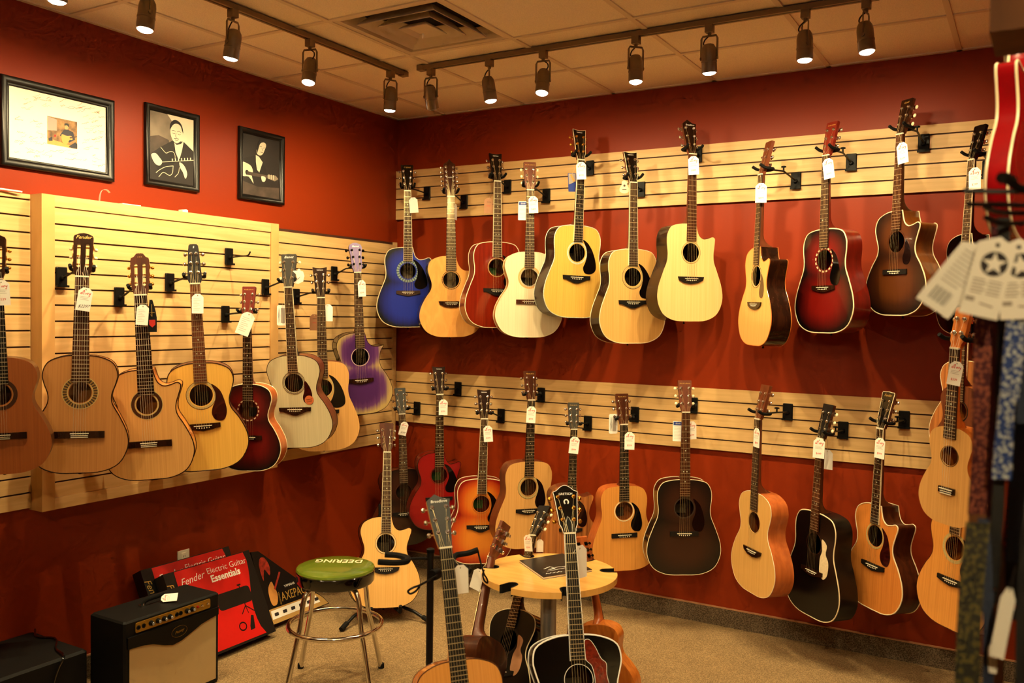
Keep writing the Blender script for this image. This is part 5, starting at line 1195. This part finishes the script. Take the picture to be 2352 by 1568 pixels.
wire(((1004, 1320, 3.10), (985, 1332, 3.06), (965, 1343, 3.02), (945, 1351, 3.0), (937, 1358, 3.0), (942, 1363, 3.0), (955, 1357, 3.0), (964, 1346, 3.0)), .0036, 'latch_loop', 'black_satin')
MB().lathe([(.018, -.02), (.02, -.01), (.02, .01), (.018, .02)], 14, Matrix.Translation(L_(at(1000, 1318, 3.12))) @ Matrix.Rotation(PI / 2, 4, 'X')).build('clamp_knob', 'black_satin', gs)
# ---- low stand under the corner guitar
q = GUITARS['B0']; R3 = q['M'].to_3x3().normalized(); bx_ = q['pb']
fl = thing('floor_guitar_stand', 'low black tripod stand under the corner floor guitar', 'guitar stand', M=Matrix.Translation((bx_.x, bx_.y, 0)))
X, F = R3.col[0], R3.col[2]; F2 = Vector((F.x, F.y, 0)).normalized(); X2 = Vector((X.x, X.y, 0)).normalized()
zb = max(bx_.z, .06)
hub = -F2 * .16 + Vector((0, 0, .10))
for s in (-1, 1):
    MB().tube([hub, X2 * (.17 * s) - F2 * .02 + Vector((0, 0, .05)), X2 * (.24 * s) + F2 * .06 + Vector((0, 0, .014))], .009, 10).build('leg', 'black_metal', fl)
    MB().tube([X2 * (.21 * s) + F2 * .025 + Vector((0, 0, .032)), X2 * (.245 * s) + F2 * .065 + Vector((0, 0, .014))], .014, 10).build('foot', 'black_foam', fl)
    cpt = [hub + Vector((0, 0, .0)), X2 * (.07 * s) - F2 * .12 + Vector((0, 0, zb - .035)), X2 * (.08 * s) + F2 * .03 + Vector((0, 0, zb - .018)), X2 * (.08 * s) + F2 * .045 + Vector((0, 0, zb + .02))]
    MB().tube(cpt, .010, 10).build('cradle_arm', 'black_foam', fl)
MB().tube([hub, -F2 * .34 + Vector((0, 0, .012))], .009, 10).build('leg', 'black_metal', fl)
MB().tube([hub, -F2 * .20 + Vector((0, 0, .45)), -F2 * .24 + Vector((0, 0, .62))], .009, 10).build('upright', 'black_metal', fl)
# ---- combo amplifier
AX0, AX1, AY0, AY1, AH = .328, .560, -2.520, -2.020, .42
ap = thing('guitar_amplifier', 'black combo amplifier with cream grille and gold control panel', 'amplifier', M=frame(Vector((AX1, (AY0 + AY1) / 2, 0)), Vector((0, 1, 0)), Vector((0, 0, 1)), Vector((1, 0, 0))))
AW = AY1 - AY0; AD = AX1 - AX0
mb = MB(); mb.bbox((0, 0, 0), (AW, AD, AH), .008); me = mb.mesh('cabinet', 'black_vinyl', False)
o = put('cabinet', me, ap); o.matrix_local = Matrix.Translation((0, AH / 2, -AD / 2)) @ Matrix.Rotation(-PI / 2, 4, 'X')
def zt_(u): return AH - u
cl = [(-.225, .022)] + [(.230, .022)] + [(.230, AH - .100), (.195, AH - .105), (.14, AH - .116), (.085, AH - .138), (.03, AH - .158), (-.015, AH - .163), (-.06, AH - .150), (-.115, AH - .128), (-.16, AH - .119), (-.225, AH - .114)]
MB().prism(cl, .0003, .0020).build('grille_cloth', 'amp_cloth', ap, False)
bf = [(-.238, AH - .066)] + [(x, y) for x, y in cl[:1:-1]] + [(.238, AH - .100), (.238, AH - .066)]
bf = [(-.238, AH - .066), (-.238, AH - .114)] + cl[:1:-1] + [(.238, AH - .100), (.238, AH - .066)]
MB().prism(bf, .001, .010).build('baffle', 'black_satin', ap, False)
cp = MB().prism(rrect(.392, .042, .006, 3, (-.002, AH - .036)), .001, .0045).build('control_panel', 'amp_gold', ap, False)
for i, x in enumerate((1000, 1100, 1195, 1280, 1545, 1630)):
    k = MB().lathe([(.0115, 0), (.011, .006), (.0085, .007), (.0080, .016), (.0070, .018)], 14, Matrix.Translation(((x - 630) / 1465 * .5 - .25, AH - .035, .0045))).build('knob', 'black_satin', cp)
    MB().lathe([(.0066, 0), (.0060, .001)], 12, Matrix.Translation(((x - 630) / 1465 * .5 - .25, AH - .035, .0226))).build('knob_cap', 'steel_grey', k)
for x in (820, 895, 1390, 1450): MB().lathe([(.0095, 0), (.0095, .003), (.0050, .003), (.0045, -.001)], 12, Matrix.Translation(((x - 630) / 1465 * .5 - .25, AH - .036, .0045))).build('jack', 'black_satin', cp)
for x, m in ((1720, 'led_red'), (1790, 'chrome'), (1885, 'chrome')): MB().lathe([(.006, 0), (.006, .003), (.003, .004), (.0025, .010)], 10, Matrix.Translation(((x - 630) / 1465 * .5 - .25, AH - .034, .0045))).build('switch', m, cp)
bd = MB().prism(circ(.042, 32, (.018, AH - .112), .025), .010, .0112).build('badge', 'black_satin', ap, False)
MB().tube([(x, y, .0114) for x, y in circ(.041, 32, (.018, AH - .112), .024)], .0005, 4, True).build('badge_rim', 'amp_gold', bd)
lettering('Peavey', .017, 'amp_gold', bd, (.018, AH - .112, .0116), (0, 0, .12), .5)
MB().tube(crspline([(-.075, AH + .004, -AD * .50), (-.062, AH + .020, -AD * .50), (0, AH + .026, -AD * .50), (.062, AH + .020, -AD * .50), (.075, AH + .004, -AD * .50)], 4), .010, 8, flat=.5).build('handle', 'black_foam', ap)
for s in (-1, 1): MB().box((s * .078, AH + .004, -AD * .50), (.018, .010, .026)).ball((s * .072, AH + .011, -AD * .50), .006).build('handle_mount', 'chrome', ap)
c_ = on(389, 1381, 2, AH + .002)
t = thing('price_tag', 'price tag lying on the black amplifier', 'tag', 'paper tags on the instruments', frame(c_ + Vector((0, 0, .018)), Vector((RT.x, RT.y, 0)).normalized(), Vector((-RT.y, RT.x, 0)).normalized(), Vector((0, 0, 1)), .72) @ Matrix.Rotation(math.radians(42), 4, 'X') @ Matrix.Rotation(1.70, 4, 'Z'))
put('card', TM['card'], t); put('logo_print', TM['logo'], t); put('text_print', TM['lines'], t)
# ---- low black speaker case cut off at the edge
cs = thing('speaker_case', 'low black speaker case with a cable on top', 'case', M=Matrix.Translation((.21, -3.02, 0)))
MB().bbox((0, 0, .15), (.395, .88, .30), .010).build('case_body', 'black_vinyl', cs, False)
MB().tube(crspline([(-.18, .44, .31), (-.10, .40, .306), (-.02, .43, .306), (.10, .36, .306), (.20, .33, .304), (.206, .30, .26), (.21, .26, .15), (.214, .22, .02)], 4), .0045, 6).build('cable', 'black_gloss', cs)
# ---- boxed guitar kits leaning on the wall
def lean_box(label, BRp, TRp, width, thick, outline=None):
    """BRp lower front right corner, TRp upper front right corner; front looks out from the wall"""
    U = Vector(TRp) - Vector(BRp); U.y = 0; h_ = U.length; U.normalize(); X = Vector((0, 1, 0)); n = X.cross(U)
    b = thing('guitar_kit_box', label, 'box', 'boxed guitar kits leaning on the wall', frame(Vector(BRp) - X * width, X, U, n))
    out = outline or [(0, 0), (width, 0), (width, h_), (0, h_)]
    MB().prism(out, -thick, 0).build('carton', 'box_black', b, False)
    return b, h_, (lambda u, v: (u, v))
BRp = on(634, 1449, 2, .034); BRp.x = max(BRp.x, .30)
TRp = Vector((.165, BRp.y, on(580, 1260, 0, .165).z))
wd = BRp.y - on(374, 1317, 0, .165).y
b, h_, P1 = lean_box('front red and black electric guitar kit box', BRp, TRp, wd, .072)
def kit(b, w_, h_):
    red = [(.055, .012), (w_ - .062, .012)] + [(w_ - .075 - .028 * math.sin(PI * (k / 10) * 1.5 + .3) + .010, .012 + (h_ - .016) * k / 10) for k in range(1, 10)] + [(w_ - .045, h_ - .004), (.062, h_ - .004)]
    pr = MB().prism(red, .0003, .0007).build('red_print', 'box_red', b, False)
    def tx(*a, **k): lettering(*a, **k)
    lettering('Fender', .052, 'ink_white', b, (.150, h_ - .062, .0012), (0, 0, .08), .4, -.0003)
    lettering('Electric Guitar', .044, 'ink_white', b, (.375, h_ - .048, .0012), off=-.0004)
    lettering('Essentials', .050, 'ink_white', b, (.352, h_ - .092, .0012), off=.0014)
    MB().prism(rrect(.22, .085, .020, 3, (.36, .235)), .0010, .0014).build('bag_print', 'box_black', b, False)
    mb = MB(); ribbon(mb, [(.41, .29), (.41, .175)], .005, .0018); ribbon(mb, [(.40, .292), (.42, .292)], .008, .0018); ribbon(mb, [(.41, .18), (.375, .145)], .005, .0018); ribbon(mb, [(.41, .18), (.455, .14)], .005, .0018); ribbon(mb, [(.41, .18), (.415, .140)], .004, .0018)
    ribbon(mb, [(.355 + .022 * math.cos(a / 3), .085 + .020 * math.sin(a / 3)) for a in range(20)], .006, .0018); mb.build('stand_print', 'box_black', b, False)
    MB().prism([(.395, .052), (.425, .055), (.44, .12), (.425, .125), (.40, .075)], .0010, .0014).build('strap_print', 'box_black', b, False)
    lettering('Fender', .05, 'ink_gold', b, (.030, h_ - .12, .0012), (0, 0, -1.35), .35)
    lettering('starcaster', .0001, 'ink_gold', b, (.1, .1, -.02)) if False else None
kit(b, wd, h_)
Ub = (TRp - BRp); Ub.y = 0; Ub.normalize(); nb = Vector((0, 1, 0)).cross(Ub)
B2 = BRp - nb * .076 + Vector((0, -.055, 0)) + Ub * .030; T2 = TRp - nb * .076 + Vector((0, -.055, 0)) + Ub * .060
b, h2, P2 = lean_box('rear red and black electric guitar kit box', B2, T2, wd, .068); kit(b, wd, h2)
BLy = on(640, 1445, 2, .03); BRy = on(769, 1387, 2, .03); wy = BRy.y - BLy.y - .01
yb = Vector((.285, BLy.y + .008 + wy, .028)); yt = Vector((.140, yb.y, .40))
ol = [(0, 0), (wy, 0), (wy * .93, .045), (.05, .405), (0, .410)]
b, h3, P3 = lean_box('black and tan acoustic guitar kit box behind the stool', yb, yt, wy, .05, ol)
MB().prism([(.004, .004), (wy - .006, .004), (wy * .91, .050), (wy * .83, .080), (.006, .085)], .0003, .0007).build('tan_print', 'box_tan', b, False)
MB().prism([(.03, .028), (wy * .86, .028), (wy * .80, .075), (.03, .075)], .0008, .0011).build('strip_print', 'ink_white', b, False)
for k in range(6): MB().prism(rrect(.03, .018, .004, 2, (.065 + .062 * k, .050)), .0012, .0015).build('item_print', 'ink_dark', b, False)
flat_ = lambda pts, m, z, nm: MB().prism([(a.x, a.y) for a in closed_spline([Vector(p + (0,)) for p in pts], 3)], z, z + .0003).build(nm, m, b, False)
flat_([(.03, .33), (.05, .365), (.08, .36), (.10, .30), (.085, .26), (.06, .30), (.045, .27), (.035, .24)], 'mottled_red_print', .0008, 'figure_print')
flat_([(.055, .20), (.085, .225), (.095, .195), (.105, .15), (.085, .10), (.055, .10), (.045, .15)], 'orange_print', .0012, 'guitar_print')
MB().prism([(.09, .185), (.155, .265), (.165, .258), (.098, .175)], .0014, .0017).build('neck_print', 'mottled_red_print', b, False)
lettering('YAMAHA', .020, 'ink_white', b, (.205, .178, .0012)); lettering('AXEPACK', .060, 'ink_gold', b, (.235, .125, .0012)).scale = (.82, 1.15, 1)
lettering('GIGMAKER', .014, 'ink_gold', b, (.115, .125, .0012), (0, 0, PI / 2))

# ================================================================== STRAP RACK IN THE FOREGROUND
rk = thing('strap_rack', 'black wire display rack with hooks crowded by guitar straps', 'rack', M=Matrix.Translation((at(2420, 784, 1.30).x, at(2420, 784, 1.30).y, 0)))
r0 = Vector((at(2420, 784, 1.30).x, at(2420, 784, 1.30).y, 0))
MB().tube([(0, 0, 0), (0, 0, 2.72)], .016, 12).build('post', 'black_metal', rk)
MB().lathe([(.22, 0), (.22, .012), (.03, .03)], 28).build('base', 'black_metal', rk)
for k, pts in enumerate((((2212, 438, 1.34), (2300, 440, 1.32), (2418, 438, 1.30)), ((2224, 469, 1.26), (2300, 470, 1.28), (2418, 472, 1.30)), ((2262, 477, 1.38), (2300, 488, 1.35), (2418, 488, 1.30)), ((2264, 500, 1.22), (2300, 512, 1.25), (2418, 510, 1.30)))):
    MB().tube(crspline([at(*p) - r0 for p in pts], 4), .0036, 8).build('hook_rod', 'black_metal', rk)
MB().tube(crspline([at(*p) - r0 for p in ((2301, 408, 1.2), (2318, 412, 1.22), (2340, 432, 1.25), (2418, 440, 1.30))], 4), [.008] * 6 + [.006] * 7, 8).build('hook_rod', 'black_foam', rk)
q = GUITARS['RED']; hk_ = q['pn'] + Vector((0, 0, .035)) - r0
MB().tube([(0, 0, 2.70), (hk_.x * .5, hk_.y * .5, hk_.z + .01), (hk_.x + .03, hk_.y - .03, hk_.z), (hk_.x, hk_.y + .04, hk_.z)], .006, 8).build('hook_rod', 'black_metal', rk)
o = MB().box((0, 0, 0), (.10, .16, .16)).box((0, -.081, .03), (.10, .004, .02)).build('header_box', 'header_wood', smooth=False); o.location = at(2360, -16, 1.50); o.rotation_euler = (0, 0, -.02)
tag(o, 'brown wooden block above the red hollow-body guitar', 'wooden block')
def strap(label, pts, w_, mat, yaw=0, end=None, thick=.003):
    P_ = crspline([at(*p) for p in pts], 4); o0 = P_[0]
    s = thing('guitar_strap', label, 'guitar strap', 'guitar straps on the rack', Matrix.Translation(o0))
    d = CAM - o0; d.z = 0; d.normalize(); vs = []; fs = []
    for i, p in enumerate(P_):
        F_ = Matrix.Rotation(math.radians(yaw + 8 * math.sin(i * .7)), 3, 'Z') @ d; X_ = Vector((0, 0, 1)).cross(F_)
        for sx, sz in ((-1, 0), (1, 0), (1, 1), (-1, 1)): vs.append(p - o0 + X_ * (sx * w_ / 2) + F_ * (sz * thick))
    n = len(P_)
    for i in range(n - 1):
        for k in range(4): fs.append((i * 4 + k, i * 4 + (k + 1) % 4, i * 4 + 4 + (k + 1) % 4, i * 4 + 4 + k))
    fs += [(0, 1, 2, 3), (n * 4 - 4, n * 4 - 3, n * 4 - 2, n * 4 - 1)]
    MB().add(vs, fs).build('webbing', mat, s, ang=60)
    if end:
        F_ = Matrix.Rotation(math.radians(yaw), 3, 'Z') @ d; X_ = Vector((0, 0, 1)).cross(F_)
        e = put('leather_end', MB().prism([(-w_ / 2, 0), (w_ / 2, 0), (w_ / 2 * .9, -.05), (w_ * .22, -.085), (-w_ * .22, -.085), (-w_ / 2 * .9, -.05)], 0, .004, [circ(.004, 8, (0, -.065))]).mesh('leather_end', end, False), s)
        e.matrix_local = frame(P_[-1] - o0, X_, Vector((0, 0, 1)), F_)
    return s
strap('maroon guitar strap with pale woven flowers', ((2262, 560, 1.30), (2258, 740, 1.30), (2252, 900, 1.30), (2249, 1050, 1.30), (2243, 1180, 1.31)), .026, 'strap_maroon', 35, 'leather_brown')
strap('plain wine red guitar strap', ((2290, 520, 1.33), (2284, 740, 1.33), (2278, 950, 1.33), (2266, 1150, 1.33), (2262, 1260, 1.33)), .018, 'strap_wine', 20, 'strap_black')
strap('plain black guitar strap beside the wine red one', ((2305, 500, 1.28), (2305, 740, 1.28), (2298, 1000, 1.28), (2290, 1190, 1.28), (2286, 1250, 1.28)), .016, 'strap_black', 0, 'strap_black')
strap('blue and white zigzag guitar strap', ((2336, 620, 1.24), (2330, 760, 1.24), (2322, 860, 1.24), (2308, 980, 1.25), (2300, 1100, 1.26)), .026, 'strap_blue', 25)
strap('wide olive patterned guitar strap hanging lowest', ((2246, 1200, 1.24), (2238, 1270, 1.22), (2230, 1360, 1.21), (2224, 1460, 1.20), (2220, 1640, 1.20)), .030, 'strap_olive', 8)
strap('black guitar strap beside the olive one', ((2258, 1190, 1.27), (2266, 1300, 1.26), (2270, 1450, 1.25), (2266, 1640, 1.25)), .014, 'strap_navy', 12)
strap('navy guitar strap at the picture edge', ((2352, 560, 1.30), (2350, 900, 1.30), (2338, 1150, 1.30), (2330, 1290, 1.30)), .024, 'strap_navy', 0, 'strap_black')
strap('dark red guitar strap near the picture edge', ((2338, 900, 1.36), (2332, 1100, 1.36), (2318, 1260, 1.36), (2308, 1330, 1.36)), .020, 'strap_red', 10, 'leather_brown')
strap('broad black guitar strap closing the lower picture edge', ((2392, 880, 1.18), (2388, 1150, 1.18), (2372, 1350, 1.18), (2366, 1660, 1.18)), .036, 'strap_black', 0)
strap('brown leather guitar strap behind the olive one', ((2282, 1220, 1.34), (2290, 1330, 1.34), (2288, 1500, 1.34), (2284, 1640, 1.34)), .022, 'leather_brown', 0)
# star-marked header cards
def star_card(label, px, py, D, roll, yaw, back=False, w_=.050, h_=.112):
    c = at(px, py, D); d = CAM - c; d.z = 0; d.normalize(); F = Matrix.Rotation(math.radians(yaw), 3, 'Z') @ d
    R = Matrix.Rotation(math.radians(roll), 3, F); X = R @ Vector((0, 0, 1)).cross(F); U = R @ Vector((0, 0, 1))
    t = thing('strap_card', label, 'tag', 'header cards on the straps', frame(c, X, U, F))
    MB().prism([(-w_ / 2, -h_ / 2), (w_ / 2, -h_ / 2), (w_ / 2, h_ / 2 - .012), (0, h_ / 2), (-w_ / 2, h_ / 2 - .012)], 0, .0012, [circ(.003, 8, (0, h_ / 2 - .012))]).build('card', 'card', t, False)
    if not back:
        em = MB().lathe([(.0170, 0), (.0170, .0004)], 32, Matrix.Translation((.002, .018, .0013))).build('emblem', 'ink_dark', t)
        pts = []
        for k in range(10):
            r = .0165 if k % 2 == 0 else .0066; a = PI / 2 + k * PI / 5 + .12; pts.append((.002 + r * math.cos(a), .018 + r * math.sin(a)))
        MB().prism(pts, .0018, .0021).build('star', 'card', em, False)
        mb = MB()
        for k in range(5): ribbon(mb, [(-.018, -.006 - .0045 * k), (-.004 + .003 * (k % 2), -.006 - .0045 * k)], .0018, .0016); ribbon(mb, [(.002, -.006 - .0045 * k), (.018, -.006 - .0045 * k)], .0016, .0016)
        ribbon(mb, [(-.020, -.034), (-.012, -.034)], .006, .0016); ribbon(mb, [(-.002, -.038), (.014, -.040)], .0022, .0016)
        mb.build('text_print', 'ink_grey', t, False)
    else:
        mb = MB()
        for k in range(9): ribbon(mb, [(-.016, .036 - .0062 * k), (.017 - .004 * (k % 3), .036 - .0062 * k)], .0015, .0016)
        mb.build('text_print', 'ink_grey', t, False); mb = MB()
        for k in range(12): ribbon(mb, [(-.014 + .0022 * k, -.024), (-.014 + .0022 * k, -.044)], .0006 + .0008 * (k % 3 == 0), .0016)
        mb.build('barcode_print', 'ink_dark', t, False)
    return t
star_card('white strap card turned to its printed back', 2200, 636, 1.25, -36, 8, True, .052, .110)
star_card('white star-marked strap card beside the printed back', 2271, 635, 1.22, -13, 12)
star_card('white star-marked strap card at the picture edge', 2342, 640, 1.23, 3, 5)
for px, py, D, r, s_, lb in ((2304, 1430, 1.20, -8, (.018, .098), 'long white strap tag low at the picture edge'), (2279, 1512, 1.24, 4, (.010, .040), 'small white strap tag beside the long one')):
    c = at(px, py, D); d = CAM - c; d.z = 0; d.normalize(); X = Vector((0, 0, 1)).cross(d)
    t = thing('strap_card', lb, 'tag', 'header cards on the straps', frame(c, X, Vector((0, 0, 1)), d) @ Matrix.Rotation(math.radians(r), 4, 'Z'))
    MB().prism([(-s_[0] / 2, -s_[1] / 2), (s_[0] / 2, -s_[1] / 2), (s_[0] / 2, s_[1] / 2 * .7), (s_[0] * .2, s_[1] / 2), (-s_[0] * .2, s_[1] / 2), (-s_[0] / 2, s_[1] / 2 * .7)], 0, .0012).build('card', 'card', t, False)
    MB().tube([(0, s_[1] / 2 - .004, .001), (.002, s_[1] / 2 + .03, .001)], .0012, 5).build('thread', 'strap_black', t)
